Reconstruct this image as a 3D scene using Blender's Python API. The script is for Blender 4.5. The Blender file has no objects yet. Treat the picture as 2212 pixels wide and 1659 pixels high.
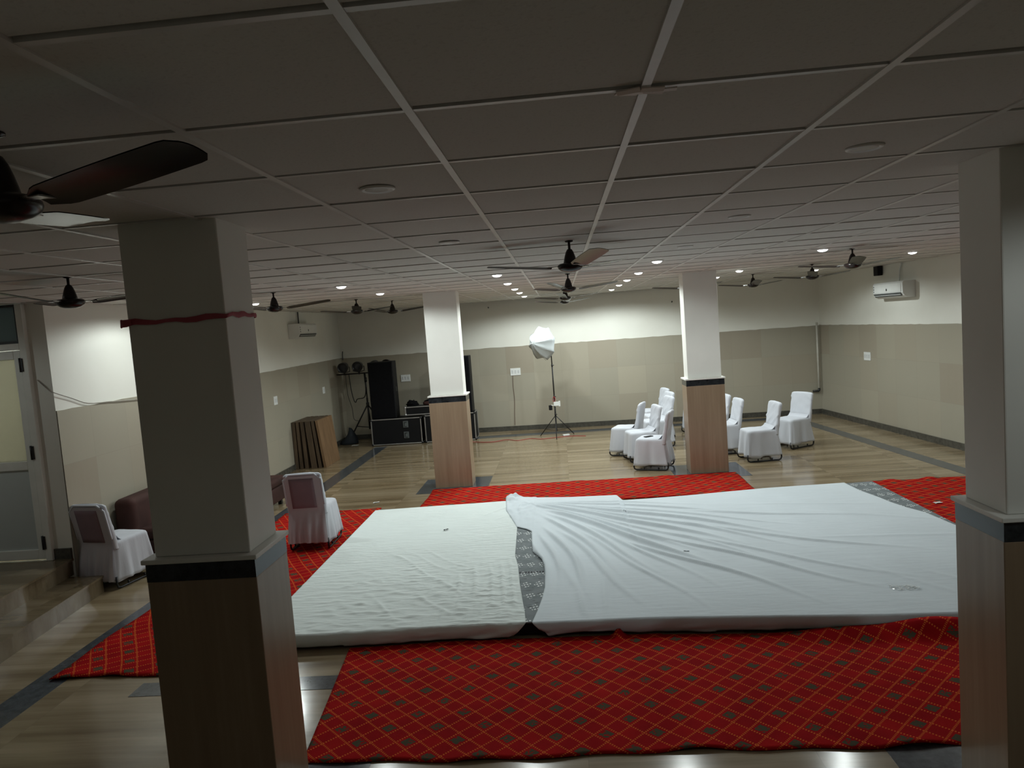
import bpy, math, random
from math import sin, cos, pi, radians as RAD, sqrt, exp
from mathutils import Vector, Matrix, noise

SC = bpy.context.scene
COL = SC.collection

# ------------------------------------------------------------------ camera
CAM_H = 2.3553
F_PX, YAW, PITCH, ROLL = 1561.46, -0.0699, -0.0797, -0.0740
cy_, sy_, cp_, sp_ = cos(YAW), sin(YAW), cos(PITCH), sin(PITCH)
dv = Vector((sy_ * cp_, cy_ * cp_, sp_)); rv = Vector((cy_, -sy_, 0)); uv = rv.cross(dv)
r2 = cos(ROLL) * rv + sin(ROLL) * uv; u2 = -sin(ROLL) * rv + cos(ROLL) * uv
cam = bpy.data.cameras.new('camera'); co = bpy.data.objects.new('camera', cam); COL.objects.link(co)
cam.sensor_width = 36; cam.lens = F_PX * 36 / 2212; cam.clip_start = 0.05; cam.clip_end = 100
M3 = Matrix((r2, u2, -dv)).transposed()
co.matrix_world = Matrix.Translation((0, 0, CAM_H)) @ M3.to_4x4()
SC.camera = co

# ------------------------------------------------------------------ world, view
w = bpy.data.worlds.new('world'); SC.world = w; w.use_nodes = True
w.node_tree.nodes['Background'].inputs[0].default_value = (0, 0, 0, 1)
w.node_tree.nodes['Background'].inputs[1].default_value = 0
SC.view_settings.view_transform = 'Standard'; SC.view_settings.look = 'None'
SC.view_settings.gamma = 1; SC.view_settings.use_curve_mapping = False
SC.view_settings.exposure = 0.0
LAMP_W = 46.0           # each recessed downlight
LAMP_COL = (0.91, 1.0, 0.985)

# ------------------------------------------------------------------ room numbers
CEIL = 2.935
P = 0.61; GX, GY = -0.9599, 1.9167 - 2 * 0.61
TILE_T = 1.90
def back_y(x): return 16.14 - 0.0594 * x
def right_x(y): return 5.495 - 0.0902 * (y - 16.14)
LEFT = -5.06
DOOR_Y = 6.87

# ------------------------------------------------------------------ helpers
class MB:
    def __init__(s): s.v = []; s.f = []; s.sm = []
    def quad(s, a, b, c, d, smooth=False):
        i = len(s.v); s.v += [tuple(a), tuple(b), tuple(c), tuple(d)]; s.f.append((i, i + 1, i + 2, i + 3)); s.sm.append(smooth)
    def box(s, x0, x1, y0, y1, z0, z1, T=None):
        p = [(x0, y0, z0), (x1, y0, z0), (x1, y1, z0), (x0, y1, z0), (x0, y0, z1), (x1, y0, z1), (x1, y1, z1), (x0, y1, z1)]
        if T: p = [tuple(T @ Vector(q)) for q in p]
        i = len(s.v); s.v += p
        for f in ((0, 3, 2, 1), (4, 5, 6, 7), (0, 1, 5, 4), (1, 2, 6, 5), (2, 3, 7, 6), (3, 0, 4, 7)):
            s.f.append(tuple(i + k for k in f)); s.sm.append(False)
    def prism(s, poly, z0, z1):
        n = len(poly); i = len(s.v)
        a = sum(poly[k][0] * poly[(k + 1) % n][1] - poly[(k + 1) % n][0] * poly[k][1] for k in range(n))
        if a < 0: poly = poly[::-1]
        s.v += [(p[0], p[1], z0) for p in poly] + [(p[0], p[1], z1) for p in poly]
        s.f.append(tuple(range(i + n - 1, i - 1, -1))); s.sm.append(False)
        s.f.append(tuple(range(i + n, i + 2 * n))); s.sm.append(False)
        for k in range(n):
            m = (k + 1) % n
            s.f.append((i + k, i + m, i + n + m, i + n + k)); s.sm.append(False)
    def loft(s, rings, cap0=True, cap1=True, smooth=True):
        n = len(rings[0]); i = len(s.v)
        for r in rings: s.v += [tuple(p) for p in r]
        for k in range(len(rings) - 1):
            for j in range(n):
                m = (j + 1) % n
                s.f.append((i + k * n + j, i + k * n + m, i + (k + 1) * n + m, i + (k + 1) * n + j)); s.sm.append(smooth)
        if cap0: s.f.append(tuple(i + j for j in range(n - 1, -1, -1))); s.sm.append(False)
        if cap1:
            b = i + (len(rings) - 1) * n
            s.f.append(tuple(b + j for j in range(n))); s.sm.append(False)
    def lathe(s, prof, n=24, c=(0, 0, 0), T=None):
        rings = []
        for r, z in prof:
            ring = [Vector((c[0] + r * cos(2 * pi * k / n), c[1] + r * sin(2 * pi * k / n), c[2] + z)) for k in range(n)]
            if T: ring = [T @ p for p in ring]
            rings.append(ring)
        s.loft(rings)
    def tube(s, pts, r, n=8, closed=False):
        pts = [Vector(p) for p in pts]; rings = []; up = None
        for k, p in enumerate(pts):
            if k == 0: t = pts[1] - p
            elif k == len(pts) - 1: t = p - pts[k - 1]
            else: t = (pts[k + 1] - p).normalized() + (p - pts[k - 1]).normalized()
            if t.length < 1e-9: t = Vector((0, 0, 1))
            t.normalize()
            if up is None:
                up = Vector((0, 0, 1)) if abs(t.z) < 0.9 else Vector((1, 0, 0))
            a = t.cross(up)
            if a.length < 1e-6: a = t.cross(Vector((0.3, 1, 0.2)))
            a.normalize(); b = a.cross(t).normalized(); up = b
            rr = r[k] if isinstance(r, (list, tuple)) else r
            rings.append([p + rr * (cos(2 * pi * j / n) * a + sin(2 * pi * j / n) * b) for j in range(n)])
        # orient faces outward
        s.loft([list(reversed(q)) for q in rings])
    def grid(s, fn, nu, nv, smooth=True):
        i = len(s.v)
        for b in range(nv + 1):
            for a in range(nu + 1): s.v.append(tuple(fn(a, b)))
        for b in range(nv):
            for a in range(nu):
                q = i + b * (nu + 1) + a
                s.f.append((q, q + 1, q + nu + 2, q + nu + 1)); s.sm.append(smooth)
    def build(s, name, mat, parent=None, loc=None, rz=None, bevel=0, T=None):
        me = bpy.data.meshes.new(name)
        me.from_pydata(s.v, [], s.f); me.polygons.foreach_set('use_smooth', s.sm); me.update()
        if T: me.transform(T)
        o = bpy.data.objects.new(name, me); COL.objects.link(o)
        if mat: me.materials.append(mat)
        if parent: o.parent = parent
        if loc: o.location = loc
        if rz: o.rotation_euler.z = rz
        if bevel:
            b = o.modifiers.new('bevel', 'BEVEL'); b.width = bevel; b.segments = 2; b.limit_method = 'ANGLE'; b.angle_limit = 0.6
        return o

def tag(o, label, cat=None, group=None, kind=None):
    if label: o['label'] = label
    if cat: o['category'] = cat
    if group: o['group'] = group
    if kind: o['kind'] = kind
    return o
def struct(o, label=None):
    o['kind'] = 'structure'
    if label: o['label'] = label
    return o
def thing(name, label, cat, loc=(0, 0, 0), rz=0, group=None):
    o = bpy.data.objects.new(name, None); o.empty_display_size = 0.1; COL.objects.link(o)
    o.location = loc; o.rotation_euler.z = rz
    return tag(o, label, cat, group)
def dup(root, loc, rz, label=None, group=None):
    r = root.copy(); COL.objects.link(r); r.location = loc; r.rotation_euler.z = rz
    if label: r['label'] = label
    if group: r['group'] = group
    def kids(src, dst):
        for ch in list(src.children):
            c = ch.copy(); COL.objects.link(c); c.parent = dst; kids(ch, c)
    kids(root, r)
    return r

# ------------------------------------------------------------------ materials
class NT:
    def __init__(s, name):
        s.m = bpy.data.materials.new(name); s.m.use_nodes = True; s.t = s.m.node_tree
        s.b = s.t.nodes['Principled BSDF']
    def n(s, typ, **kw):
        x = s.t.nodes.new(typ)
        for k, v in kw.items(): setattr(x, k, v)
        return x
    def l(s, a, b): s.t.links.new(a, b)
    def math(s, op, a, b=None, c=None):
        x = s.n('ShaderNodeMath', operation=op)
        for i, q in enumerate((a, b, c)):
            if q is None: continue
            if isinstance(q, (int, float)): x.inputs[i].default_value = q
            else: s.l(q, x.inputs[i])
        return x.outputs[0]
    def coord(s, scale=(1, 1, 1), rot=(0, 0, 0), out='Object', loc=(0, 0, 0)):
        tc = s.n('ShaderNodeTexCoord'); mp = s.n('ShaderNodeMapping')
        s.l(tc.outputs[out], mp.inputs[0]); mp.inputs['Scale'].default_value = scale; mp.inputs['Rotation'].default_value = rot
        mp.inputs['Location'].default_value = loc
        return mp.outputs[0]
    def noise(s, vec, scale, detail=3, rough=0.5):
        x = s.n('ShaderNodeTexNoise'); s.l(vec, x.inputs['Vector']); x.inputs['Scale'].default_value = scale
        x.inputs['Detail'].default_value = detail; x.inputs['Roughness'].default_value = rough
        return x.outputs['Fac']
    def ramp(s, fac, stops):
        x = s.n('ShaderNodeValToRGB'); s.l(fac, x.inputs[0]); e = x.color_ramp.elements
        while len(e) < len(stops): e.new(0.5)
        for q, (p, c) in zip(e, stops): q.position = p; q.color = (*c, 1)
        return x.outputs[0]
    def mix(s, fac, a, b, blend='MIX'):
        x = s.n('ShaderNodeMix', data_type='RGBA', blend_type=blend)
        for i, q in ((0, fac), (6, a), (7, b)):
            if isinstance(q, (int, float)): x.inputs[i].default_value = q
            elif isinstance(q, tuple): x.inputs[i].default_value = (*q, 1)
            else: s.l(q, x.inputs[i])
        return x.outputs[2]
    def bump(s, h, strength=0.3, dist=0.01):
        x = s.n('ShaderNodeBump'); s.l(h, x.inputs['Height']); x.inputs['Strength'].default_value = strength
        x.inputs['Distance'].default_value = dist; s.l(x.outputs[0], s.b.inputs['Normal'])
    def base(s, c):
        if isinstance(c, tuple): s.b.inputs['Base Color'].default_value = (*c, 1)
        else: s.l(c, s.b.inputs['Base Color'])
    def rough(s, r, spec=None):
        s.b.inputs['Roughness'].default_value = r
        if spec is not None: s.b.inputs['Specular IOR Level'].default_value = spec

def plain(name, c, r=0.6, spec=0.4, metal=0.0, var=0.12, scale=6.0, bump=0.0):
    t = NT(name); v = t.coord()
    nz = t.noise(v, scale)
    t.base(t.ramp(nz, [(0.3, tuple(q * (1 - var) for q in c)), (0.7, tuple(min(1, q * (1 + var)) for q in c))]))
    t.rough(r, spec); t.b.inputs['Metallic'].default_value = metal
    if bump: t.bump(t.noise(v, scale * 12), bump, 0.004)
    return t.m

def M_paint():
    t = NT('wall_paint'); v = t.coord(out='Generated')
    tc = t.n('ShaderNodeNewGeometry')
    n1 = t.noise(tc.outputs['Position'], 1.3, 4)
    t.base(t.ramp(n1, [(0.3, (0.73, 0.72, 0.655)), (0.7, (0.78, 0.775, 0.715))]))
    t.rough(0.7, 0.3); t.bump(t.noise(tc.outputs['Position'], 60), 0.05, 0.003)
    return t.m
def M_walltile(axis):
    # stone wall tiles, tone differs from tile to tile
    t = NT('stone_wall_tile'); g = t.n('ShaderNodeNewGeometry'); sp = t.n('ShaderNodeSeparateXYZ'); t.l(g.outputs['Position'], sp.inputs[0])
    a = sp.outputs[0 if axis == 'x' else 1]; z = sp.outputs[2]
    cu = t.math('FLOOR', t.math('DIVIDE', a, 0.615)); cv = t.math('FLOOR', t.math('DIVIDE', t.math('SUBTRACT', z, 0.07), 0.61))
    cb = t.n('ShaderNodeCombineXYZ'); t.l(cu, cb.inputs[0]); t.l(cv, cb.inputs[1])
    wn = t.n('ShaderNodeTexWhiteNoise'); wn.noise_dimensions = '3D'; t.l(cb.outputs[0], wn.inputs['Vector'])
    col = t.ramp(wn.outputs['Value'], [(0.0, (0.30, 0.26, 0.20)), (0.35, (0.355, 0.32, 0.25)), (0.65, (0.325, 0.30, 0.238)), (1.0, (0.38, 0.342, 0.265))])
    mp = t.n('ShaderNodeMapping'); t.l(g.outputs['Position'], mp.inputs[0]); mp.inputs['Scale'].default_value = (6, 6, 0.7)
    st = t.noise(mp.outputs[0], 2.5, 5, 0.6)
    col = t.mix(t.math('MULTIPLY', st, 0.35), col, (0.34, 0.31, 0.25))
    fu = t.math('FRACT', t.math('DIVIDE', a, 0.615)); fv = t.math('FRACT', t.math('DIVIDE', t.math('SUBTRACT', z, 0.07), 0.61))
    seam = t.math('MAXIMUM', t.math('LESS_THAN', fu, 0.006), t.math('LESS_THAN', fv, 0.006))
    col = t.mix(t.math('MULTIPLY', seam, 0.45), col, (0.22, 0.20, 0.16))
    t.base(col); t.rough(0.38, 0.4)
    return t.m
def M_ceiling():
    t = NT('ceiling_tile'); g = t.n('ShaderNodeNewGeometry')
    n1 = t.noise(g.outputs['Position'], 0.9, 3); n2 = t.noise(g.outputs['Position'], 90, 2)
    col = t.ramp(n1, [(0.3, (0.63, 0.625, 0.575)), (0.7, (0.66, 0.635, 0.60))])
    col = t.mix(t.math('MULTIPLY', t.math('GREATER_THAN', n2, 0.62), 0.12), col, (0.3, 0.28, 0.26))
    t.base(col); t.rough(0.9, 0.1); t.bump(n2, 0.12, 0.004)
    return t.m
def M_floor(k=1.0):
    t = NT('floor_tile'); g = t.n('ShaderNodeNewGeometry'); sp = t.n('ShaderNodeSeparateXYZ'); t.l(g.outputs['Position'], sp.inputs[0])
    X, Y = sp.outputs[0], sp.outputs[1]
    row = t.math('FLOOR', t.math('DIVIDE', Y, 0.6)); colm = t.math('FLOOR', t.math('DIVIDE', X, 1.2))
    cb = t.n('ShaderNodeCombineXYZ'); t.l(colm, cb.inputs[0]); t.l(row, cb.inputs[1])
    wn = t.n('ShaderNodeTexWhiteNoise'); t.l(cb.outputs[0], wn.inputs['Vector'])
    off = t.n('ShaderNodeVectorMath', operation='MULTIPLY_ADD'); t.l(wn.outputs['Color'], off.inputs[0]); off.inputs[1].default_value = (5, 0.25, 7); t.l(g.outputs['Position'], off.inputs[2])
    mp = t.n('ShaderNodeMapping'); t.l(off.outputs[0], mp.inputs[0]); mp.inputs['Scale'].default_value = (0.16, 2.6, 1)
    n1 = t.noise(mp.outputs[0], 1.9, 6, 0.62)
    mp2 = t.n('ShaderNodeMapping'); t.l(off.outputs[0], mp2.inputs[0]); mp2.inputs['Scale'].default_value = (0.7, 16, 1)
    n2 = t.noise(mp2.outputs[0], 3, 3)
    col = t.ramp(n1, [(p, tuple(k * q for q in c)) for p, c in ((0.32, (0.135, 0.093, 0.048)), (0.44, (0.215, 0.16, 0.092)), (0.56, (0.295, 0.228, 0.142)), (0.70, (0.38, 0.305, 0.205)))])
    col = t.mix(t.math('MULTIPLY', n2, 0.3), col, (0.20, 0.15, 0.09))
    fx = t.math('FRACT', t.math('DIVIDE', X, 1.2)); fy = t.math('FRACT', t.math('DIVIDE', Y, 0.6))
    seam = t.math('MAXIMUM', t.math('LESS_THAN', fx, 0.0022), t.math('LESS_THAN', fy, 0.0045))
    col = t.mix(t.math('MULTIPLY', seam, 0.4), col, (0.1, 0.08, 0.06))
    t.base(col); t.rough(0.16, 0.5)
    rr = t.n('ShaderNodeMapRange'); t.l(t.noise(g.outputs['Position'], 2.5), rr.inputs[0]); rr.inputs[3].default_value = 0.10; rr.inputs[4].default_value = 0.24
    t.l(rr.outputs[0], t.b.inputs['Roughness'])
    t.bump(t.noise(g.outputs['Position'], 5, 2), 0.03, 0.01)
    return t.m
def M_granite(name, a, b, r=0.2):
    t = NT(name); g = t.n('ShaderNodeNewGeometry')
    n1 = t.noise(g.outputs['Position'], 14, 5, 0.7)
    t.base(t.ramp(n1, [(0.35, a), (0.7, b)])); t.rough(r, 0.5)
    return t.m
def M_clad():
    t = NT('column_laminate'); v = t.coord(scale=(11, 11, 0.5))
    n1 = t.noise(v, 1.6, 6, 0.6)
    t.base(t.ramp(n1, [(0.3, (0.255, 0.18, 0.117)), (0.55, (0.30, 0.217, 0.143)), (0.75, (0.35, 0.26, 0.178))])); t.rough(0.3, 0.45)
    return t.m
def M_carpet(name, rot=0.0, off=(0, 0), warp=0.0, sx=0.287, sy=0.295):
    t = NT(name); g = t.n('ShaderNodeNewGeometry')
    mp = t.n('ShaderNodeMapping'); t.l(g.outputs['Position'], mp.inputs[0]); mp.inputs['Rotation'].default_value = (0, 0, rot); mp.inputs['Location'].default_value = (off[0], off[1], 0)
    vec = mp.outputs[0]
    nz = t.n('ShaderNodeTexNoise'); t.l(vec, nz.inputs['Vector']); nz.inputs['Scale'].default_value = 0.8; nz.inputs['Detail'].default_value = 1
    wv = t.n('ShaderNodeVectorMath', operation='MULTIPLY_ADD'); t.l(nz.outputs['Color'], wv.inputs[0]); wv.inputs[1].default_value = (0.06 + warp, 0.06 + warp, 0); t.l(vec, wv.inputs[2])
    sp = t.n('ShaderNodeSeparateXYZ'); t.l(wv.outputs[0], sp.inputs[0])
    a = t.math('DIVIDE', sp.outputs[0], sx); b = t.math('DIVIDE', sp.outputs[1], sy)
    u = t.math('ADD', a, b); v = t.math('SUBTRACT', a, b)
    def cen(q, k=1.0): return t.math('SUBTRACT', t.math('FRACT', t.math('ADD', t.math('MULTIPLY', q, k), 0.5)), 0.5)
    fu, fv = cen(u), cen(v)
    gx = t.math('ABSOLUTE', t.math('ADD', fu, fv)); gy = t.math('ABSOLUTE', t.math('SUBTRACT', fu, fv))
    green = t.math('LESS_THAN', t.math('ADD', t.math('MULTIPLY', gx, 3.0), t.math('MULTIPLY', gy, 3.5)), 1.0)
    hu, hv = t.math('ABSOLUTE', cen(t.math('ADD', u, 0.25), 2.0)), t.math('ABSOLUTE', cen(t.math('ADD', v, 0.25), 2.0))
    du, dv_ = t.math('GREATER_THAN', t.math('FRACT', t.math('MULTIPLY', v, 13)), 0.5), t.math('GREATER_THAN', t.math('FRACT', t.math('MULTIPLY', u, 13)), 0.5)
    line = t.math('MAXIMUM', t.math('MULTIPLY', t.math('LESS_THAN', hu, 0.06), du), t.math('MULTIPLY', t.math('LESS_THAN', hv, 0.06), dv_))
    chk = t.math('ABSOLUTE', t.math('SUBTRACT', t.math('FRACT', t.math('MULTIPLY', t.math('ADD', t.math('FLOOR', t.math('ADD', t.math('MULTIPLY', u, 2), 0.5)), t.math('FLOOR', t.math('ADD', t.math('MULTIPLY', v, 2), 0.5))), 0.5)), 0.0))
    mot = t.noise(g.outputs['Position'], 3.5, 4)
    red = t.ramp(mot, [(0.3, (0.30, 0.004, 0.006)), (0.7, (0.43, 0.009, 0.009))])
    red = t.mix(t.math('MULTIPLY', chk, 0.7), red, (0.25, 0.003, 0.008))
    gn = t.math('MULTIPLY', green, t.math('GREATER_THAN', t.noise(g.outputs['Position'], 55, 2), 0.40))
    col = t.mix(t.math('MULTIPLY', gn, 0.88), red, (0.04, 0.078, 0.048))
    col = t.mix(t.math('MULTIPLY', line, 0.9), col, (0.68, 0.15, 0.03))
    t.base(col); t.rough(0.95, 0.05)
    t.bump(t.noise(g.outputs['Position'], 220, 2), 0.5, 0.004)
    return t.m
def M_cloth(name, c, gather=0.0):
    t = NT(name); g = t.n('ShaderNodeNewGeometry')
    n1 = t.noise(g.outputs['Position'], 2.0, 4)
    t.base(t.ramp(n1, [(0.3, tuple(q * 0.95 for q in c)), (0.7, c)])); t.rough(0.85, 0.2)
    mp = t.n('ShaderNodeMapping'); t.l(g.outputs['Position'], mp.inputs[0]); mp.inputs['Scale'].default_value = (3.5, 15, 3)
    h = t.math('MULTIPLY', t.noise(mp.outputs[0], 1.3, 3), 1.0)
    if gather:
        mask = t.noise(g.outputs['Position'], 0.9, 1)
        mk = t.n('ShaderNodeMapRange'); t.l(mask, mk.inputs[0]); mk.inputs[1].default_value = 0.42; mk.inputs[2].default_value = 0.6
        mp2 = t.n('ShaderNodeMapping'); t.l(g.outputs['Position'], mp2.inputs[0]); mp2.inputs['Scale'].default_value = (9, 26, 3)
        h = t.math('ADD', h, t.math('MULTIPLY', t.math('MULTIPLY', t.noise(mp2.outputs[0], 1.0, 2), mk.outputs[0]), 1.6 * gather))
    t.bump(h, 0.45 if gather else 0.2, 0.02)
    return t.m
def M_mattress():
    t = NT('mattress_fabric'); g = t.n('ShaderNodeNewGeometry'); sp = t.n('ShaderNodeSeparateXYZ'); t.l(g.outputs['Position'], sp.inputs[0])
    X, Y = sp.outputs[0], sp.outputs[1]
    # clusters of short white dashes and sparse dark ticks on grey ticking
    cx = t.math('SUBTRACT', t.math('FRACT', t.math('ADD', t.math('DIVIDE', X, 0.11), t.math('MULTIPLY', t.math('FLOOR', t.math('DIVIDE', Y, 0.26)), 0.41))), 0.5)
    cyy = t.math('SUBTRACT', t.math('FRACT', t.math('DIVIDE', Y, 0.26)), 0.5)
    inc = t.math('LESS_THAN', t.math('ADD', t.math('MULTIPLY', t.math('ABSOLUTE', cx), 1.3), t.math('MULTIPLY', t.math('ABSOLUTE', cyy), 2.1)), 0.62)
    dx = t.math('SUBTRACT', t.math('FRACT', t.math('DIVIDE', t.math('ADD', X, t.math('MULTIPLY', Y, 0.25)), 0.028)), 0.5)
    dy = t.math('SUBTRACT', t.math('FRACT', t.math('DIVIDE', t.math('SUBTRACT', Y, t.math('MULTIPLY', X, 0.5)), 0.05)), 0.5)
    dash = t.math('MULTIPLY', t.math('LESS_THAN', t.math('ABSOLUTE', dx), 0.30), t.math('LESS_THAN', t.math('ABSOLUTE', dy), 0.22))
    wd = t.math('MULTIPLY', inc, dash)
    base = t.ramp(t.noise(g.outputs['Position'], 9, 4), [(0.3, (0.15, 0.175, 0.185)), (0.7, (0.215, 0.24, 0.25))])
    mp = t.n('ShaderNodeMapping'); t.l(g.outputs['Position'], mp.inputs[0]); mp.inputs['Scale'].default_value = (9, 26, 1)
    tick = t.math('GREATER_THAN', t.noise(mp.outputs[0], 1.6, 1), 0.70)
    col = t.mix(t.math('MULTIPLY', tick, 0.85), base, (0.03, 0.035, 0.04))
    zb = t.math('LESS_THAN', t.math('ABSOLUTE', t.math('SUBTRACT', Y, 6.42)), 0.022)
    zz = t.math('GREATER_THAN', t.math('FRACT', t.math('DIVIDE', X, 0.026)), 0.4)
    col = t.mix(t.math('MULTIPLY', zb, zz), col, (0.03, 0.03, 0.035))
    col = t.mix(wd, col, (0.75, 0.78, 0.78))
    t.base(col); t.rough(0.8, 0.2)
    return t.m
def M_emit(name, c, s):
    t = NT(name); t.base((0.9, 0.9, 0.88)); t.b.inputs['Emission Color'].default_value = (*c, 1); t.b.inputs['Emission Strength'].default_value = s
    return t.m
def M_glass(name, c, rough=0.35, trans=0.55):
    t = NT(name); v = t.coord(); nz = t.noise(v, 2.0, 3)
    t.base(t.ramp(nz, [(0.3, tuple(q * 0.9 for q in c)), (0.7, c)])); t.rough(rough, 0.5); t.b.inputs['Transmission Weight'].default_value = trans
    return t.m
def M_wood(name, a, b, r=0.55):
    t = NT(name); v = t.coord(scale=(7, 7, 0.9)); n1 = t.noise(v, 2.2, 6, 0.65)
    t.base(t.ramp(n1, [(0.3, a), (0.7, b)])); t.rough(r, 0.35); t.bump(n1, 0.15, 0.004)
    return t.m

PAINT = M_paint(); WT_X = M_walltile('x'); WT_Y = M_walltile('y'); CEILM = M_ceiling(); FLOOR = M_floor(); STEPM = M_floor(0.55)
INLAY = M_granite('grey_granite_inlay', (0.035, 0.042, 0.05), (0.085, 0.095, 0.11), 0.14)
BAND = M_granite('dark_granite_band', (0.008, 0.009, 0.011), (0.035, 0.04, 0.045), 0.12)
SKIRT = M_granite('granite_skirting', (0.045, 0.043, 0.036), (0.09, 0.085, 0.072), 0.22)
COLPAINT = plain('column_paint', (0.79, 0.785, 0.74), 0.55, 0.35, var=0.03, scale=2)
CLAD = M_clad()
TEE = plain('ceiling_tee_metal', (0.62, 0.60, 0.57), 0.35, 0.5, var=0.08)
DARK = plain('plenum_dark', (0.01, 0.01, 0.01), 0.9, 0.1)
FANM = plain('fan_brown_enamel', (0.012, 0.008, 0.0075), 0.24, 0.33, var=0.2)
CHROME = plain('bright_metal', (0.6, 0.6, 0.6), 0.25, 0.5, metal=1.0, var=0.05)
WPLAST = plain('white_plastic', (0.72, 0.73, 0.71), 0.4, 0.45, var=0.03)
GPLAST = plain('grey_louvre_plastic', (0.09, 0.1, 0.1), 0.5, 0.4)
BLACKM = plain('black_metal', (0.012, 0.012, 0.013), 0.4, 0.45, var=0.2)
BLACKP = plain('black_speaker_cloth', (0.005, 0.005, 0.006), 0.9, 0.1, var=0.3, scale=20)
BLACKL = plain('black_laminate', (0.006, 0.006, 0.007), 0.55, 0.2)
ALU = plain('aluminium_edge', (0.5, 0.5, 0.5), 0.35, 0.5, metal=0.9, var=0.1)
ALUW = plain('white_aluminium', (0.78, 0.78, 0.73), 0.4, 0.4, var=0.04)
DKFRAME = plain('dark_frame', (0.03, 0.035, 0.035), 0.4, 0.4)
def M_translucent(name, c, k):
    t = NT(name); v = t.coord(); nz = t.noise(v, 2.0, 3); col = t.ramp(nz, [(0.3, tuple(q * 0.95 for q in c)), (0.7, c)])
    t.base(col); t.rough(0.35, 0.4)
    tr = t.n('ShaderNodeBsdfTranslucent'); t.l(col, tr.inputs['Color']); mx = t.n('ShaderNodeMixShader'); mx.inputs[0].default_value = k
    out = t.t.nodes['Material Output']; t.l(t.b.outputs[0], mx.inputs[1]); t.l(tr.outputs[0], mx.inputs[2]); t.l(mx.outputs[0], out.inputs['Surface'])
    return t.m
FROST = M_translucent('frosted_pane', (0.69, 0.665, 0.565), 0.6)
GREYPANE = plain('grey_panel', (0.52, 0.56, 0.55), 0.35, 0.4, var=0.05, scale=2)
TRANSOM = M_translucent('transom_glass', (0.20, 0.235, 0.24), 0.5)
SHEET_L = M_cloth('white_sheet_cotton', (0.765, 0.83, 0.815), 1.0)
SHEET_R = M_cloth('white_sheet_cool', (0.69, 0.755, 0.80), 0.0)
CHAIRC = M_cloth('chair_cover_white', (0.565, 0.58, 0.625), 0.0)
CHAIRB = M_cloth('chair_cover_thin', (0.50, 0.465, 0.49), 0.0)
PADM = plain('mauve_pad', (0.25, 0.175, 0.195), 0.9, 0.1, var=0.05)
MATT = M_mattress()
MBORD = plain('mattress_border', (0.018, 0.013, 0.013), 0.9, 0.1)
SOFAM = plain('maroon_upholstery', (0.05, 0.021, 0.017), 0.75, 0.25, var=0.35, scale=3, bump=0.1)
PINK = plain('pink_ribbon', (0.42, 0.09, 0.12), 0.7, 0.3)
WOODA = M_wood('weathered_wood', (0.045, 0.03, 0.018), (0.115, 0.076, 0.045))
WOODB = M_wood('orange_plywood', (0.13, 0.074, 0.036), (0.22, 0.13, 0.066))
UMB = plain('umbrella_nylon', (0.50, 0.535, 0.545), 0.6, 0.3, var=0.03)
REDW = plain('red_cable', (0.35, 0.03, 0.03), 0.5, 0.4)
CARP_F = M_carpet('red_lattice_carpet', 0.0, (0.0, 0.0))
CARP_S = M_carpet('red_lattice_carpet_side', RAD(14), (0.1, 0.06), 0.05)

# ------------------------------------------------------------------ structure
def quadwall(name, p, q, z0, z1, th, mat, side, tile=None, tz=(0, 1.9), jag=0.0, label=None, proud=0.012):
    """a wall from p to q (plan), room on the 'side' normal; optional tiled dado as a child"""
    p, q = Vector((p[0], p[1])), Vector((q[0], q[1])); d = (q - p).normalized(); n = Vector((-d.y, d.x)) * side
    m = MB(); a, b = p - n * th, q - n * th
    m.prism([p, q, b, a], z0, z1); o = struct(m.build(name, mat), label)
    if tile:
        t = MB(); N = max(2, int((q - p).length / 0.12)); rnd = random.Random(name)
        top = []
        for k in range(N + 1):
            f = k / N; top.append(tz[0] + (tz[1] - tz[0]) * f + (rnd.uniform(-jag, jag) if jag else 0))
        for k in range(N):
            c0, c1 = p + (q - p) * (k / N), p + (q - p) * ((k + 1) / N)
            f0, f1 = c0 + n * proud, c1 + n * proud
            t.quad((f0.x, f0.y, z0), (f1.x, f1.y, z0), (f1.x, f1.y, top[k + 1]), (f0.x, f0.y, top[k]))
            t.quad((f0.x, f0.y, top[k]), (f1.x, f1.y, top[k + 1]), (c1.x, c1.y, top[k + 1]), (c0.x, c0.y, top[k]))
        c = t.build('tile_dado', tile, o); struct(c, 'beige stone tile dado')
    return o
bl, br = (LEFT, back_y(LEFT)), None
xr = (5.495 - 0.0902 * (back_y(5.5) - 16.14)); br = (xr, back_y(xr))
quadwall('wall_back', bl, br, 0, 3.05, 0.15, PAINT, -1, WT_X, (1.905, 1.895), 0.007, 'back wall, cream paint above beige stone tiles')
rn = (right_x(-1.5), -1.5)
quadwall('wall_right', br, rn, 0, 3.05, 0.15, PAINT, -1, WT_Y, (1.90, 1.90), 0.004, 'right wall, cream paint above beige stone tiles')
quadwall('wall_left', (LEFT, DOOR_Y), bl, 0, 3.05, 0.19, PAINT, -1, WT_Y, (1.845, 1.915), 0.004, 'left wall, cream paint above beige stone tiles')
m = MB(); m.box(-7.2, -6.35, DOOR_Y, DOOR_Y + 0.15, 0, 3.05); m.box(-6.35, -5.25, DOOR_Y + 0.06, DOOR_Y + 0.15, 2.93, 3.05)
struct(m.build('wall_landing', PAINT), 'wall around the door on the landing')
m = MB(); m.box(-7.35, -7.2, -1.5, DOOR_Y + 0.15, 0, 3.05); struct(m.build('wall_far_left', PAINT))
m = MB(); m.box(-7.35, rn[0] + 0.3, -1.65, -1.5, 0, 3.05); struct(m.build('wall_front', PAINT))
m = MB(); m.box(-7.4, 7.6, -1.7, 17.0, -0.12, 0); struct(m.build('floor', FLOOR), 'polished beige wood-grain floor tiles')
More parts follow.
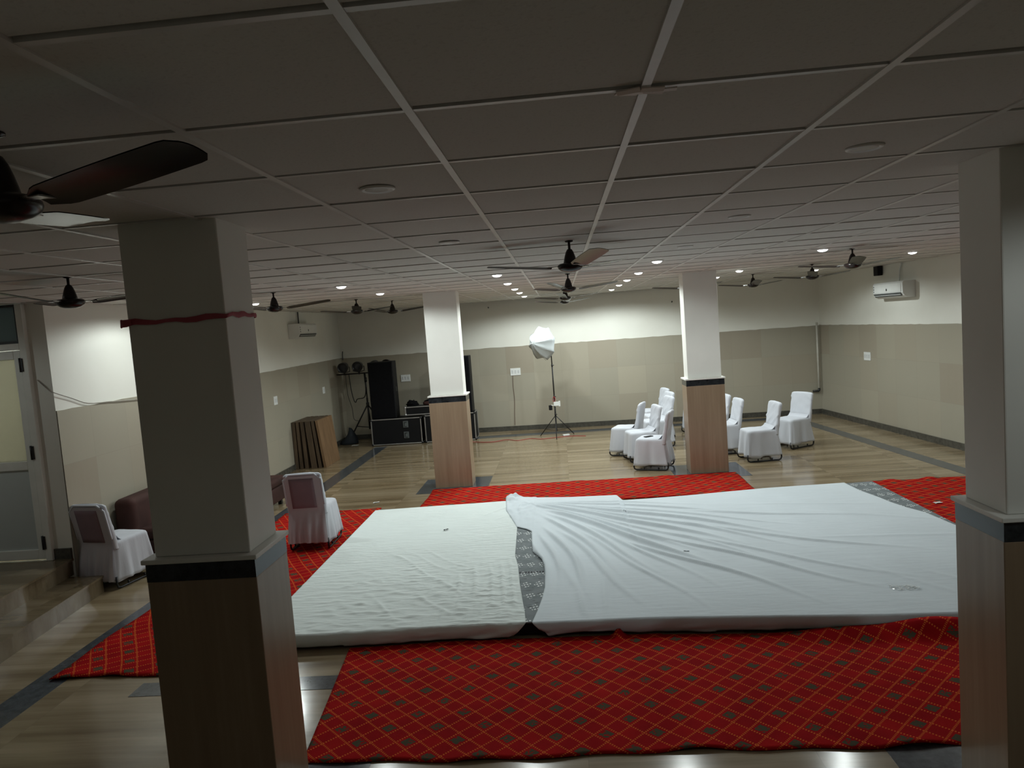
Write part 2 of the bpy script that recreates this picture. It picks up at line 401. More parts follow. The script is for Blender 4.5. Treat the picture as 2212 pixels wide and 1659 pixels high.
# ceiling tiles on a metal grid, with a thin gap on the near side of each cross tee
m = MB()
for r in range(-5, 25):
    for c in range(-11, 14):
        x0 = GX + c * P; y0 = GY + r * P
        if y0 > 16.7 or y0 + P < -1.6 or x0 + P < -7.3 or x0 > right_x(max(-1.5, y0)) + 0.1: continue
        if x0 + P < LEFT - 0.1 and y0 > DOOR_Y + 0.2: continue
        rnd = random.Random(r * 100 + c); dz = rnd.uniform(0, 0.004)
        m.box(x0 + 0.004, x0 + P - 0.004, y0 + 0.006, y0 + P - 0.022, CEIL + dz, CEIL + 0.016 + dz)
o = struct(m.build('ceiling', CEILM), 'grey suspended ceiling tiles')
m = MB()
for c in range(-11, 14):
    x = GX + c * P
    m.box(x - 0.012, x + 0.012, -1.6, 16.7 if x > LEFT else DOOR_Y + 0.1, CEIL - 0.005, CEIL + 0.02)
g1 = struct(m.build('trim_1', TEE), 'ceiling grid runners along the hall')
m = MB()
for r in range(-4, 25):
    y = GY + r * P
    if y > 16.6: continue
    m.box(-7.3 if y < DOOR_Y else LEFT, right_x(y) + 0.05, y - 0.010, y + 0.010, CEIL - 0.003, CEIL + 0.02)
struct(m.build('trim_2', TEE), 'ceiling grid cross tees')
m = MB(); m.box(-7.4, 7.6, -1.7, 17.0, 3.05, 3.12); struct(m.build('ceiling_slab', DARK))
# skirtings
def skirt(name, p, q, side, h=0.105):
    p, q = Vector(p), Vector(q); d = (q - p).normalized(); n = Vector((-d.y, d.x)) * side
    m = MB(); m.prism([p + n * 0.012, q + n * 0.012, q + n * 0.034, p + n * 0.034], 0, h); struct(m.build(name, SKIRT))
skirt('baseboard_back', bl, br, -1); skirt('baseboard_right', br, rn, -1); skirt('baseboard_left', (LEFT, DOOR_Y + 0.02), bl, -1)
m = MB(); m.box(-5.245, LEFT - 0.01, DOOR_Y - 0.025, DOOR_Y, 0.34, 0.45); struct(m.build('baseboard_landing', SKIRT))
# granite inlays in the floor
k_ = [3]
def inlay(poly, h=0.002):
    m = MB(); m.prism(poly, -0.01, h); struct(m.build('trim_%d' % k_[0], INLAY), 'dark granite strip in the floor'); k_[0] += 1
inlay([(-4.03, -1.4), (-3.78, -1.4), (-3.81, 15.05), (-4.07, 15.05)])
def rs(y, o): return right_x(y) - o
inlay([(rs(2, 0.98), 2), (rs(2, 0.74), 2), (rs(15.1, 0.70), 15.1), (rs(15.1, 0.93), 15.1)])
inlay([(-4.07, 15.08 + 0.21), (4.9, 15.35), (4.9, 15.66), (-4.07, 15.6)])
inlay([(-3.14, 4.62), (3.2, 4.62), (3.2, 4.81), (-3.14, 4.81)])
COLS = [(-1.727, 3.195, 0.46), (1.846 + 0.235, 3.15, 0.47), (-1.732, 10.70, 0.50), (2.068, 10.665, 0.485)]
for cx, cyy, wd in COLS:
    inlay([(cx - 0.525, cyy - 0.37), (cx + 0.525, cyy - 0.37), (cx + 0.525, cyy + 0.62), (cx - 0.525, cyy + 0.62)])
# two steps and landing at the door
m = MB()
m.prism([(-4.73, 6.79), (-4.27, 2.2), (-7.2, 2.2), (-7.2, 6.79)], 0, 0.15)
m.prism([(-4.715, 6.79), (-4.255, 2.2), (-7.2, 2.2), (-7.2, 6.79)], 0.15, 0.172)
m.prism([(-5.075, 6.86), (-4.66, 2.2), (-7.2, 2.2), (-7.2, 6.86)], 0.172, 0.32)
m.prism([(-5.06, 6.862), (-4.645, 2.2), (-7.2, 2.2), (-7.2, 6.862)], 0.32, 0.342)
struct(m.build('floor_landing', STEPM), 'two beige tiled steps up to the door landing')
# door
dr = MB(); Y0 = DOOR_Y
dr.box(-5.32, -5.25, Y0 - 0.05, Y0 + 0.06, 0.342, 2.93); dr.box(-6.35, -6.28, Y0 - 0.05, Y0 + 0.06, 0.342, 2.93)
dr.box(-6.28, -5.32, Y0 - 0.05, Y0 + 0.06, 2.48, 2.545)
dro = struct(dr.build('door_1', ALUW, bevel=0.004), 'white aluminium door frame with a transom')
m = MB()
for b in ((-5.345, -5.32, 2.545, 2.93), (-6.28, -6.255, 2.545, 2.93)): m.box(b[0], b[1], Y0 - 0.03, Y0 + 0.03, b[2], b[3])
m.box(-6.255, -5.345, Y0 - 0.03, Y0 + 0.03, 2.545, 2.57); m.box(-6.255, -5.345, Y0 - 0.03, Y0 + 0.03, 2.905, 2.93)
struct(m.build('transom_frame', DKFRAME, dro), 'dark transom frame')
m = MB(); m.box(-6.255, -5.345, Y0 - 0.006, Y0 + 0.006, 2.57, 2.905); struct(m.build('transom_pane', TRANSOM, dro), 'dark transom glass')
m = MB()
m.box(-5.405, -5.333, Y0 - 0.03, Y0 + 0.015, 0.355, 2.475); m.box(-6.27, -6.195, Y0 - 0.03, Y0 + 0.015, 0.355, 2.475)
for z0, z1 in ((0.355, 0.455), (1.275, 1.365), (2.39, 2.475)): m.box(-6.195, -5.405, Y0 - 0.03, Y0 + 0.015, z0, z1)
leaf = struct(m.build('door_leaf', ALUW, dro, bevel=0.006), 'white door leaf with two panels')
m = MB(); m.box(-6.195, -5.405, Y0 - 0.008, Y0 + 0.004, 1.365, 2.39); struct(m.build('upper_pane', FROST, leaf), 'pale frosted pane')
m = MB(); m.box(-6.195, -5.405, Y0 - 0.008, Y0 + 0.004, 0.455, 1.275); struct(m.build('lower_panel', GREYPANE, leaf), 'grey lower panel')
for z in (0.53, 1.45, 2.33):
    m = MB(); m.box(-5.352, -5.333, Y0 - 0.04, Y0 - 0.03, z - 0.065, z + 0.065); m.box(-5.320, -5.300, Y0 - 0.06, Y0 - 0.05, z - 0.065, z + 0.065)
    m.tube([(-5.3265, Y0 - 0.055, z - 0.07), (-5.3265, Y0 - 0.055, z + 0.07)], 0.011)
    struct(m.build('hinge', BLACKM, leaf), 'black hinge')

# corridor behind the door, lit by its own lamp
m = MB(); m.box(-7.35, -5.25, 9.2, 9.35, 0, 3.05); m.box(-7.35, -7.2, DOOR_Y + 0.15, 9.35, 0, 3.05)
struct(m.build('wall_corridor', PAINT))
m = MB(); m.box(-7.35, -5.25, DOOR_Y + 0.1, 9.35, 2.96, 3.05); struct(m.build('ceiling_corridor', PAINT))
Lc = bpy.data.lights.new('corridor_lamp', 'POINT'); Lc.energy = 30; Lc.shadow_soft_size = 0.08; Lc.color = LAMP_COL
oc = bpy.data.objects.new('corridor_lamp', Lc); COL.objects.link(oc); oc.location = (-6.2, 8.3, 2.75)
# ------------------------------------------------------------------ columns
CL = ['near left square column with a pink ribbon tied round it', 'near right square column cut by the right edge of the view',
      'far left square column with brown laminate base, before the speakers', 'far right square column with brown laminate base, among the white chairs']
for (cx, y0, wd), lab in zip(COLS, CL):
    c = thing('column', lab, 'column', (cx, y0, 0), 0, 'square columns of the hall')
    h = wd / 2; D = 0.315; e = 0.032
    m = MB(); m.box(-h, h, 0, D, 1.40, CEIL + 0.02); m.build('shaft', COLPAINT, c, bevel=0.006)
    m = MB(); m.box(-h - e - 0.014, h + e + 0.014, -e - 0.014, D + e + 0.014, 1.378, 1.40); m.build('ledge', COLPAINT, c, bevel=0.004)
    m = MB(); m.box(-h - e, h + e, -e, D + e, 1.292, 1.378); m.build('granite_band', BAND, c)
    m = MB(); m.box(-h - e, h + e, -e, D + e, 0, 1.292); m.build('laminate_cladding', CLAD, c, bevel=0.004)
    if y0 > 3.18 and y0 < 3.3:
        pass
# ribbon on the near left column
rb = MB(); cx, y0, wd = COLS[0]; h = wd / 2 + 0.006; pts = [(-h, -0.006), (h, -0.006), (h, 0.321), (-h, 0.321)]
path = []
for k in range(4):
    a, b = pts[k], pts[(k + 1) % 4]
    for i in range(10): path.append((a[0] + (b[0] - a[0]) * i / 10, a[1] + (b[1] - a[1]) * i / 10))
N = len(path); zc = 2.50
def rbf(a, b):
    q = path[a % N]; f = a / N; sag = -0.006 * sin(f * 2 * pi * 2) + 0.004 * sin(a * 1.7); hw = 0.011 + 0.003 * sin(a * 0.9 + 1)
    s = (0, 0.35, 0.65, 1)[b]
    k = 1.0 + (0.010 if b in (1, 2) else 0.0)
    return (q[0] * k, 0.1575 + (q[1] - 0.1575) * k, zc + sag - hw + 2 * hw * s)
rb.grid(rbf, N, 3)
rbo = thing('ribbon', 'crumpled pink ribbon tied around the near left column', 'ribbon', (cx, y0, 0))
rb.build('band', PINK, rbo)
kn = MB()
kn.tube([(-h + 0.03, -0.012, zc), (-h + 0.005, -0.022, zc - 0.004), (-h - 0.014, -0.014, zc - 0.016)], [0.014, 0.018, 0.006])
kn.tube([(-h + 0.02, -0.016, zc - 0.004), (-h - 0.008, -0.02, zc + 0.004), (-h - 0.02, -0.012, zc - 0.022)], [0.010, 0.012, 0.004])
kn.build('knot', PINK, rbo)

# ------------------------------------------------------------------ downlights
def mk_downlight(lit):
    o = thing('downlight', 'x', 'ceiling light', (0, 0, CEIL), 0, 'lit round downlights' if lit else 'unlit round downlights')
    m = MB(); m.lathe([(0.052, -0.006), (0.060, -0.010), (0.068, -0.006), (0.070, 0.0), (0.052, 0.0)], 28); m.build('ring', WPLAST, o)
    m = MB(); m.lathe([(0.053, -0.004), (0.052, -0.010), (0.043, -0.020), (0.026, -0.027), (0.001, -0.030)] if lit else [(0.053, -0.004), (0.054, -0.0055), (0.04, -0.007), (0.001, -0.0075)], 28); m.build('lens', LENS_ON if lit else LENS_OFF, o)
    return o
LENS_ON = M_emit('lens_lit', (1, 0.99, 0.95), 9.0); LENS_OFF = plain('lens_unlit', (0.42, 0.41, 0.39), 0.35, 0.4)
don, doff = mk_downlight(True), mk_downlight(False)
ords = ['nearest', 'second', 'third', 'fourth', 'farthest']
LIT = [(-0.64, y, 'lit downlight, %s of five in the row left of the central fans' % ords[i]) for i, y in enumerate((8.04, 9.73, 11.32, 12.73, 14.47))]
LIT += [(1.09, y, 'lit downlight, %s of five in the row right of the central fans' % ords[i]) for i, y in enumerate((7.87, 9.66, 11.26, 12.72, 14.47))]
LIT += [(-2.365, 7.927, 'lit downlight between the near and far left columns, nearer of two'), (-2.387, 9.771, 'lit downlight between the near and far left columns, farther of two'),
        (-4.179, 9.862, 'lit downlight just right of the near left column, beside a fan'), (-4.18, 7.95, 'lit downlight hidden behind the near left column'),
        (2.752, 11.134, 'lit downlight just right of the top of the far right column'), (2.736, 12.654, 'lit downlight touching the right edge of the far right column'),
        (2.893, 8.095, 'lit downlight left of the fan before the right air conditioner'), (4.42, 12.749, 'lit downlight above the fan left of the small wall speaker'),
        (4.672, 9.88, 'lit downlight above the right air conditioner'), (4.60, 8.1, 'lit downlight hidden behind the near right column')]
OFF = [(-0.675, 2.869, 'unlit downlight nearest the camera on the left, right of the big fan blade'), (1.206, 2.898, 'unlit downlight before the near right column'),
       (-0.679, 4.78, 'unlit downlight left of the central fan'), (1.174, 4.683, 'unlit downlight right of the central fan, nearer'), (1.144, 6.454, 'unlit downlight right of the central fan, farther')]
FILL_LIT = [(2.6, 1.9, 'lit downlight outside the view near the camera'), (-4.15, 4.75, 'lit downlight outside the view above the steps'), (-6.2, 5.5, 'lit downlight outside the view above the landing')]  # unseen fill lights added to brighten the near right column and the door
LW = {(4.672, 9.88): 0.8, (4.42, 12.749): 1.0, (2.752, 11.134): 1.1, (-4.18, 7.95): 1.1, (2.6, 1.9): 0.48, (-4.15, 4.75): 0.06, (-6.2, 5.5): 0.26, (1.09, 9.66): 0.45, (2.736, 12.654): 0.8}
def lamp(parent, x, y, f):
    L = bpy.data.lights.new('downlight_lamp', 'SPOT'); L.shadow_soft_size = 0.045; L.energy = LAMP_W * f; L.color = LAMP_COL; L.spot_size = RAD(168); L.spot_blend = 0.3
    o = bpy.data.objects.new('lamp', L); COL.objects.link(o); o.parent = parent; o.location = (0, 0, -0.05)
for k, (x, y, lab) in enumerate(LIT + FILL_LIT):
    if k == 0: o = don; o.location = (x, y, CEIL); o['label'] = lab
    else: o = dup(don, (x, y, CEIL), 0, lab)
lit_objs = [o for o in list(COL.objects) if o.name.startswith('downlight') and o.type == 'EMPTY' and o is not doff]
for o in lit_objs:
    yy = o.location.y; f = (2.4 if o.location.x < 0 else 2.9) if yy > 14 else 1.6 if yy > 12 else 1.35 if yy > 11 else 0.95 if yy > 9 else 0.72
    for (x, y), q in LW.items():
        if abs(o.location.x - x) < 1e-4 and abs(o.location.y - y) < 1e-4: f = q
    lamp(o, 0, 0, f)
for k, (x, y, lab) in enumerate(OFF):
    if k == 0: doff.location = (x, y, CEIL); doff['label'] = lab
    else: dup(doff, (x, y, CEIL), 0, lab)

# ------------------------------------------------------------------ ceiling fans
def mk_fan():
    f = thing('ceiling_fan', 'x', 'ceiling fan', (0, 0, CEIL), 0, 'dark brown ceiling fans')
    m = MB(); m.tube([(0, 0, 0.005), (0, 0, -0.08)], 0.0095); m.lathe([(0.03, 0.0), (0.03, -0.006), (0.012, -0.012)], 16); m.build('downrod', FANM, f)
    m = MB(); m.lathe([(0.010, -0.055), (0.018, -0.060), (0.028, -0.078), (0.037, -0.105), (0.045, -0.135), (0.050, -0.160), (0.048, -0.163)], 28); m.build('motor_cover', FANM, f)
    m = MB(); m.lathe([(0.05, -0.156), (0.078, -0.160), (0.092, -0.170), (0.094, -0.180), (0.088, -0.196), (0.066, -0.212), (0.035, -0.222), (0.002, -0.225)], 32); m.build('motor', FANM, f)
    for k in range(3):
        a = RAD(120 * k); R = Matrix.Rotation(a, 4, 'Z')
        m = MB()
        def bl_(i, j):
            t = i / 24; r = 0.135 + 0.485 * t
            wd = 0.056 + 0.012 * sin(min(1, t * 1.3) * pi * 0.5)
            if t < 0.10: wd *= 0.55 + 0.45 * (t / 0.10)
            if t > 0.93: wd *= sqrt(max(0.0, 1 - ((t - 0.93) / 0.07) ** 2 * 0.6))
            s = (j / 6 - 0.5) * 2; top = 0.0
            y = s * wd + 0.006 * t; pitch = RAD(11 - 4 * t)
            z = -0.178 + 0.055 * t - y * sin(pitch) - 0.006 * (s * s) * 0.8
            return R @ Vector((r, y, z))
        m.grid(lambda i, j: bl_(i, j), 24, 6)
        i0 = len(m.v)
        m.grid(lambda i, j: Vector(bl_(24 - i, j)) + Vector((0, 0, -0.003)), 24, 6)
        b = m.build('blade', FANM, f)
        m = MB(); m.box(0.075, 0.165, -0.016, 0.016, -0.178, -0.172, R); m.box(0.13, 0.17, -0.028, 0.028, -0.182, -0.178, R); m.build('blade_bracket', CHROME, b)
    return f
fan0 = mk_fan()
FANS = [(-1.385, 1.775, -16, 'dark ceiling fan cut by the left edge, its blade nearest the camera'),
        (0.115, 5.30, 47, 'dark ceiling fan at the centre, nearest of the central row'), (0.151, 8.86, 10, 'dark ceiling fan, second of the central row'),
        (0.142, 12.05, 22, 'dark ceiling fan, third of the central row'), (0.15, 14.3, 35, 'dark ceiling fan, farthest of the central row'),
        (-3.444, 4.962, 22, 'dark ceiling fan left of the near left column, above the door side'), (-3.193, 8.056, 12, 'dark ceiling fan right of the near left column, above the left air conditioner'),
        (-3.05, 10.923, 45, 'dark ceiling fan above the stage lights, left of a pair'), (-2.78, 12.148, 8, 'dark ceiling fan beside the far left column, right of a pair'),
        (3.31, 8.366, 14, 'dark ceiling fan left of the small black wall speaker'), (3.778, 11.024, 11, 'dark ceiling fan in the far right corner below a downlight'),
        (3.376, 12.758, 22, 'dark ceiling fan just right of the far right column'), (2.05, 10.99 + 0.55, 20, 'dark ceiling fan mostly hidden behind the far right column')]
for k, (x, y, a, lab) in enumerate(FANS):
    if k == 0: fan0.location = (x, y, CEIL); fan0.rotation_euler.z = RAD(a); fan0['label'] = lab
    else: dup(fan0, (x, y, CEIL), RAD(a), lab)
m = MB()
rnd = random.Random(3)
for k in range(7):
    x = rnd.uniform(-0.05, 0.05); y = rnd.uniform(-0.015, 0.015); T = Matrix.Translation((x, y, -0.007 - rnd.uniform(0, 0.004))) @ Matrix.Rotation(rnd.uniform(-0.6, 0.6), 4, 'Z') @ Matrix.Rotation(rnd.uniform(-0.5, 0.1), 4, 'X')
    m.box(-0.03, 0.03, -0.008, 0.008, -0.002, 0.002, T)
tag(m.build('tape_scrap', plain('pale_pink_tape', (0.85, 0.76, 0.72), 0.5), loc=(GX + 2 * P, GY + 2 * P, CEIL)), 'crumpled pale tape stuck on a ceiling grid crossing', 'tape')

# ------------------------------------------------------------------ carpets
def carpet(name, x0, x1, y0, y1, mat, lab, wav=(0, 0, 0, 0), seed=0, lift=None, z=0.0, front=None, nx=None):
    """slab with wavy edges; wav = amplitude of ripples at front, back, left, right"""
    rnd = random.Random(seed); nx = nx or int((x1 - x0) / 0.05); ny = int((y1 - y0) / 0.06)
    ph = [rnd.uniform(0, 6) for _ in range(8)]
    def pos(i, j):
        u, v = i / nx, j / ny; x = x0 + (x1 - x0) * u; yf = front(u) if front else y0; y = yf + (y1 - yf) * v
        n = noise.noise(Vector((x * 1.1, y * 1.1, seed)))
        ef = max(0, 1 - (y - yf) / 0.35); eb = max(0, 1 - (y1 - y) / 0.35)
        rip = max(0, noise.noise(Vector((x * 3.0, seed + 5.0, 0)))) * 2.0
        zz = z + 0.010 + 0.004 * (n + 0.5) + wav[0] * ef * ef * rip + wav[1] * eb * eb * max(0, noise.noise(Vector((x * 4.0, seed + 9.0, 0)))) * 2
        y += wav[0] * 0.5 * ef * sin(x * 7 + ph[0]) + wav[1] * 0.4 * eb * sin(x * 9 + ph[1])
        x += wav[2] * max(0, 1 - u * 10) * sin(y * 6 + ph[2]) + wav[3] * max(0, 1 - (1 - u) * 10) * sin(y * 5 + ph[3])
        if lift: zz += lift(x, y)
        return Vector((x, y, zz))
    m = MB(); m.grid(pos, nx, ny)
    o = m.build(name, mat)
    s = o.modifiers.new('thick', 'SOLIDIFY'); s.thickness = 0.007; s.offset = -1
    return tag(o, lab, 'carpet', 'red patterned carpets')
def sm(a, b, x):
    t = max(0, min(1, (x - a) / (b - a))); return t * t * (3 - 2 * t)
def lift_front(x, y):
    # right part of the back hem is pulled up against the mattress side
    k = sm(1.1, 2.5, x) * sm(4.93, 5.10, y)
    return 0.085 * k + 0.012 * k * sin(x * 9)
def mat_front(x):
    pts = [(-2.6, 5.24), (-1.6, 5.262), (-1.0, 5.30), (0.6, 5.278), (1.5, 5.21), (2.2, 5.145), (3.75, 5.10)]
    for (a, p), (b, q) in zip(pts, pts[1:]):
        if x <= b: return p + (q - p) * max(0, (x - a) / (b - a))
    return pts[-1][1]
cf = MB()
nx, ny = 170, 40
def cff(i, j):
    u, v = i / nx, j / ny
    xl = -1.60 - 0.15 * v; x = xl + (2.72 - xl) * u
    yf = 3.76 + 0.015 * sin(x * 3.1) + 0.010 * sin(x * 11 + 1) - 0.02 * sm(0.5, 1.8, x) * 0; yb = mat_front(x) - 0.055 + (0.02 if x < 0.6 else 0)
    y = yf + (yb - yf) * v
    ef = max(0, 1 - (y - yf) / 0.22); rip = max(0, noise.noise(Vector((x * 2.6, 2.0, 0)))) * 2
    z = 0.011 + 0.003 * noise.noise(Vector((x * 1.5, y * 1.5, 1))) + 0.020 * ef * ef * rip
    z += 0.055 * exp(-((x - 0.29) / 0.035) ** 2) * sm(0.93, 1.0, v)
    k = sm(1.25, 2.5, x) * sm(0.86, 1.0, v); z += (0.088 + 0.014 * sin(x * 8 + 0.6)) * k; y += 0.015 * k
    return Vector((x, y, z))
cf.grid(cff, nx, ny)
o = cf.build('carpet', CARP_F); s = o.modifiers.new('thick', 'SOLIDIFY'); s.thickness = 0.007; s.offset = -1
tag(o, 'red carpet with green diamonds laid in front of the mattresses', 'carpet', 'red patterned carpets')
carpet('carpet', -3.93, -2.58, 4.92, 9.58, CARP_S, 'red carpet along the left, under the lone chair and behind the near left column', (0.03, 0.008, 0.012, 0), 4)
carpet('carpet', -2.03, 2.41, 9.34, 10.55, CARP_F, 'red carpet strip behind the mattresses, before the far columns', (0, 0.012, 0.008, 0.008), 7)
carpet('carpet', 3.82, 5.35, 4.6, 9.50, CARP_S, 'red carpet on the right, partly behind the near right column', (0, 0.03, 0, 0), 11)

# ------------------------------------------------------------------ mattresses and sheets
MZ = 0.112
def mattress(x0, x1, y1, lab, y1b=None):
    y1b = y1b or y1
    o = thing('mattress', lab, 'mattress', (0, 0, 0), 0, 'grey patterned mattresses')
    xs = [x0 + (x1 - x0) * k / 12 for k in range(13)]
    pf = [(x, mat_front(x) + 0.014) for x in xs]; poly = pf + [(x1, y1b), (x0, y1)]
    m = MB(); m.prism(poly, 0.02, MZ - 0.012); m.build('border', MBORD, o, bevel=0.008)
    ins = 0.006
    m = MB(); m.prism([(x + (ins if k == 0 else -ins if k == 12 else 0), y + ins) for k, (x, y) in enumerate(pf)] + [(x1 - ins, y1b - ins), (x0 + ins, y1 - ins)], MZ - 0.012, MZ); m.build('ticking_top', MATT, o, bevel=0.005)
    return o
mattress(-2.50, 0.60, 9.10, 'grey mattress showing in the gap between the two white sheets')
mattress(0.606, 3.75, 8.80, 'grey mattress with its bare back right corner showing beside the red carpet', 9.12)
def interp(pts, x):
    if x <= pts[0][0]: return pts[0][1]
    for (a, p), (b, q) in zip(pts, pts[1:]):
        if x <= b: return p + (q - p) * (x - a) / (b - a)
    return pts[-1][1]
FP = Vector((-0.68, 9.05))
FOLDS = []
rnd = random.Random(12)
for (deg, amp, wd, r0, r1, cv) in [(-14, .010, .030, .5, 2.6, -.02), (-20, .014, .03, .4, 3.2, -.03), (-26, .012, .028, .8, 3.6, -.02), (-31, .020, .034, .3, 3.6, -.02), (-36, .016, .03, .5, 3.8, -.025),
        (-41, .024, .036, .3, 3.4, -.02), (-45, .012, .026, .9, 3.9, -.02), (-49, .020, .034, .25, 3.2, -.03), (-53, .026, .040, .7, 3.6, -.02), (-57, .014, .03, 1.6, 3.9, -.03), (-60, .020, .034, .9, 3.4, -.04),
        (-63, .012, .028, 1.8, 4.2, -.02), (-66, .020, .036, .9, 3.2, -.03), (-69, .016, .034, 1.6, 3.9, -.02), (-73, .022, .036, 1.4, 3.6, -.03), (-77, .018, .030, 1.6, 3.4, -.03), (-81, .018, .034, 1.8, 3.4, -.01),
        (-58, .016, .03, 2.3, 4.6, .02), (-51, .015, .03, 2.2, 4.8, .02), (-47, .011, .03, 2.5, 4.9, .02), (-38, .012, .035, 2.4, 4.8, .02), (-24, .010, .035, 2.2, 4.4, .02)]:
    FOLDS.append((RAD(deg), amp, wd, r0, r1, cv))
def fold_h(x, y):
    d = Vector((x, y)) - FP; r = d.length
    if r < 1e-3: return 0.05
    th = math.atan2(d.y, d.x); h = 0
    for a, am, wd, r0, r1, cv in FOLDS:
        q = th - (a + cv * (r - 1.5) + 0.012 * sin(r * 3 + a * 9)); s = r * sin(q)
        if abs(s) > 0.2 or abs(q) > 1: continue
        env = sm(r0 - 0.25, r0 + 0.35, r) * (1 - sm(r1 - 1.3, r1, r))
        ww = wd * (0.75 + 0.25 * r / 2)
        k = s / ww
        h += 1.6 * am * env * (exp(-k * k) if k > 0 else exp(-k * k * 3.2))
    # the gathered knot
    h += 0.075 * exp(-(((x + 0.74) / 0.085) ** 2 + ((y - 9.22) / 0.13) ** 2)) * (0.75 + 0.5 * noise.noise(Vector((x * 22, y * 14, 0))))
    h += 0.022 * exp(-((x + 0.62) / 0.22) ** 2 - ((y - 8.6) / 0.55) ** 2) * (0.5 + noise.noise(Vector((x * 16, y * 7, 3))))
    return h
def sheet(name, mat, lab, xL, xR, yB, hfun, nx, ny, dropL, dropR, dropB, drop_front, flare=0.0):
    """rows: front drop (ND), top (ny), back drop; columns: optional side drops"""
    ND = 8; SD = 4
    m = MB(); ca = SD if dropL else 0; cb = SD if dropR else 0; rb_ = SD if dropB else 0
    ncol = ca + nx + cb; nrow = ND + ny + rb_
    def pos(i, j):
        a = min(max(i - ca, 0), nx) / nx; b = min(max(j - ND, 0), ny) / ny
        yr = 5.3 + 3.8 * b
        x = interp(xL, yr) + (interp(xR, yr) - interp(xL, yr)) * a
        y0, y1 = mat_front(x), interp(yB, x); y = y0 + (y1 - y0) * b
        z = MZ + 0.005 + hfun(x, y)
        if a in (0.0, 1.0) and not ((a == 0 and dropL) or (a == 1 and dropR)): z = MZ + 0.004 + 0.4 * hfun(x, y)
        if j < ND:
            t = (ND - j) / ND; lf = drop_front(x)
            zz = z + (lf - z) * t
            mess = 1.0 if abs(x + 0.9) < 0.7 or -0.35 < x < 1.0 else 0.35
            bul = 0.018 * sin(t * pi) + 0.010 * t * (1 + noise.noise(Vector((x * 7, 3.1, 0))) * 1.6) + (0.006 * sin(x * 13 + 3 * t) + 0.030 * max(0, noise.noise(Vector((x * 5 + t * 2.2, t * 2.5, 9))))) * t * mess
            y -= 0.006 + bul * 0.9; z = max(0.016, zz) if t > 0.01 else z
            x += flare * t * exp(-((x + 0.38) / 0.12) ** 2)
        if j > ND + ny:
            t = (j - ND - ny) / SD; y += 0.01 + 0.01 * t; z = z + (0.03 - z) * t
        if i < ca:
            t = (ca - i) / SD; x -= 0.01 + 0.02 * t; z = z + (0.02 - z) * t
        if i > ca + nx:
            t = (i - ca - nx) / SD; x += 0.01 + 0.015 * t; z = z + (0.03 - z) * t
        return Vector((x, y, z))
    m.grid(pos, ncol, nrow)
    o = m.build(name, mat); s = o.modifiers.new('thick', 'SOLIDIFY'); s.thickness = 0.003; s.offset = 1
    return tag(o, lab, 'sheet', 'white sheets over the mattresses')
LXL = [(5.3, -2.515), (9.1, -2.515)]
LXR = [(5.3, -0.40), (5.5, -0.417), (5.81, -0.455), (6.13, -0.49), (6.6, -0.532), (6.89, -0.577), (7.26, -0.589), (7.83, -0.611), (8.4, -0.66), (9.1, -0.72)]
LYB = [(-2.5, 9.03), (-1.6, 9.09), (-0.9, 9.13), (-0.4, 9.13)]
def left_h(x, y):
    n = noise.noise
    h = 0.004 * n(Vector((x * 1.5, y * 1.5, 7)))
    xo, yo = x, y
    x += 0.04 * n(Vector((xo * 1.6, yo * 1.6, 11))); y += 0.10 * n(Vector((xo * 2.0, yo * 0.9, 13)))
    # long diagonal creases
    for (ax, ay, bx, by, am, wd) in [(-1.95, 7.20, -1.25, 6.35, .012, .03), (-1.75, 7.15, -1.1, 6.5, .010, .03), (-1.55, 7.2, -0.95, 6.55, .010, .028), (-1.25, 6.35, -0.95, 5.85, .010, .03),
                                 (-1.35, 6.0, -1.0, 5.5, .010, .03), (-1.7, 5.85, -1.45, 5.45, .009, .03), (-1.1, 8.4, -0.7, 8.95, .010, .03), (-1.0, 8.1, -0.66, 8.6, .008, .025),
                                 (-0.95, 6.6, -0.85, 5.7, .011, .03), (-0.8, 6.6, -0.68, 5.6, .012, .028), (-0.7, 6.7, -0.58, 5.55, .012, .026), (-0.62, 6.8, -0.5, 5.6, .010, .022), (-1.07, 6.4, -1.0, 5.8, .009, .025)]:
        d = Vector((bx - ax, by - ay)); L = d.length; d /= L; q = Vector((x - ax, y - ay)); s = q.dot(d) / L
        if -0.15 < s < 1.15:
            e = sm(-0.15, 0.3, s) * (1 - sm(0.7, 1.15, s)); k = (q.x * d.y - q.y * d.x) / wd
            h += 1.1 * am * e * (0.6 + 0.8 * n(Vector((xo * 3, yo * 3, 21)))) * (exp(-k * k * 1.6) if k > 0 else exp(-k * k * 3.6))
    # rows of small gathers towards the front
    g = sm(7.3, 6.2, y) * (0.35 + 0.65 * sm(-2.6, -1.7, x))
    h += g * (0.0085 * max(0, n(Vector((xo * 8, yo * 24 + 2 * xo, 2)))) + 0.006 * max(0, n(Vector((xo * 5 - yo * 2, yo * 15, 6)))) + 0.006 * max(0, n(Vector((xo * 20, yo * 7, 8)))) * sm(-1.5, -0.9, xo)) * 1.5
    h += 0.007 * exp(-((x + 0.52) / 0.08) ** 2) * n(Vector((x * 6, y * 8, 4)))
    return max(-0.002, h)
def left_drop(x): return 0.020 + 0.016 * max(0, noise.noise(Vector((x * 2.2, 1, 1)))) + (0.008 if x < -1.8 else 0)
sheet('bed_sheet', SHEET_L, 'crinkled white sheet over the left mattress', LXL, LXR, LYB, left_h, 170, 250, True, False, True, left_drop, -0.11)
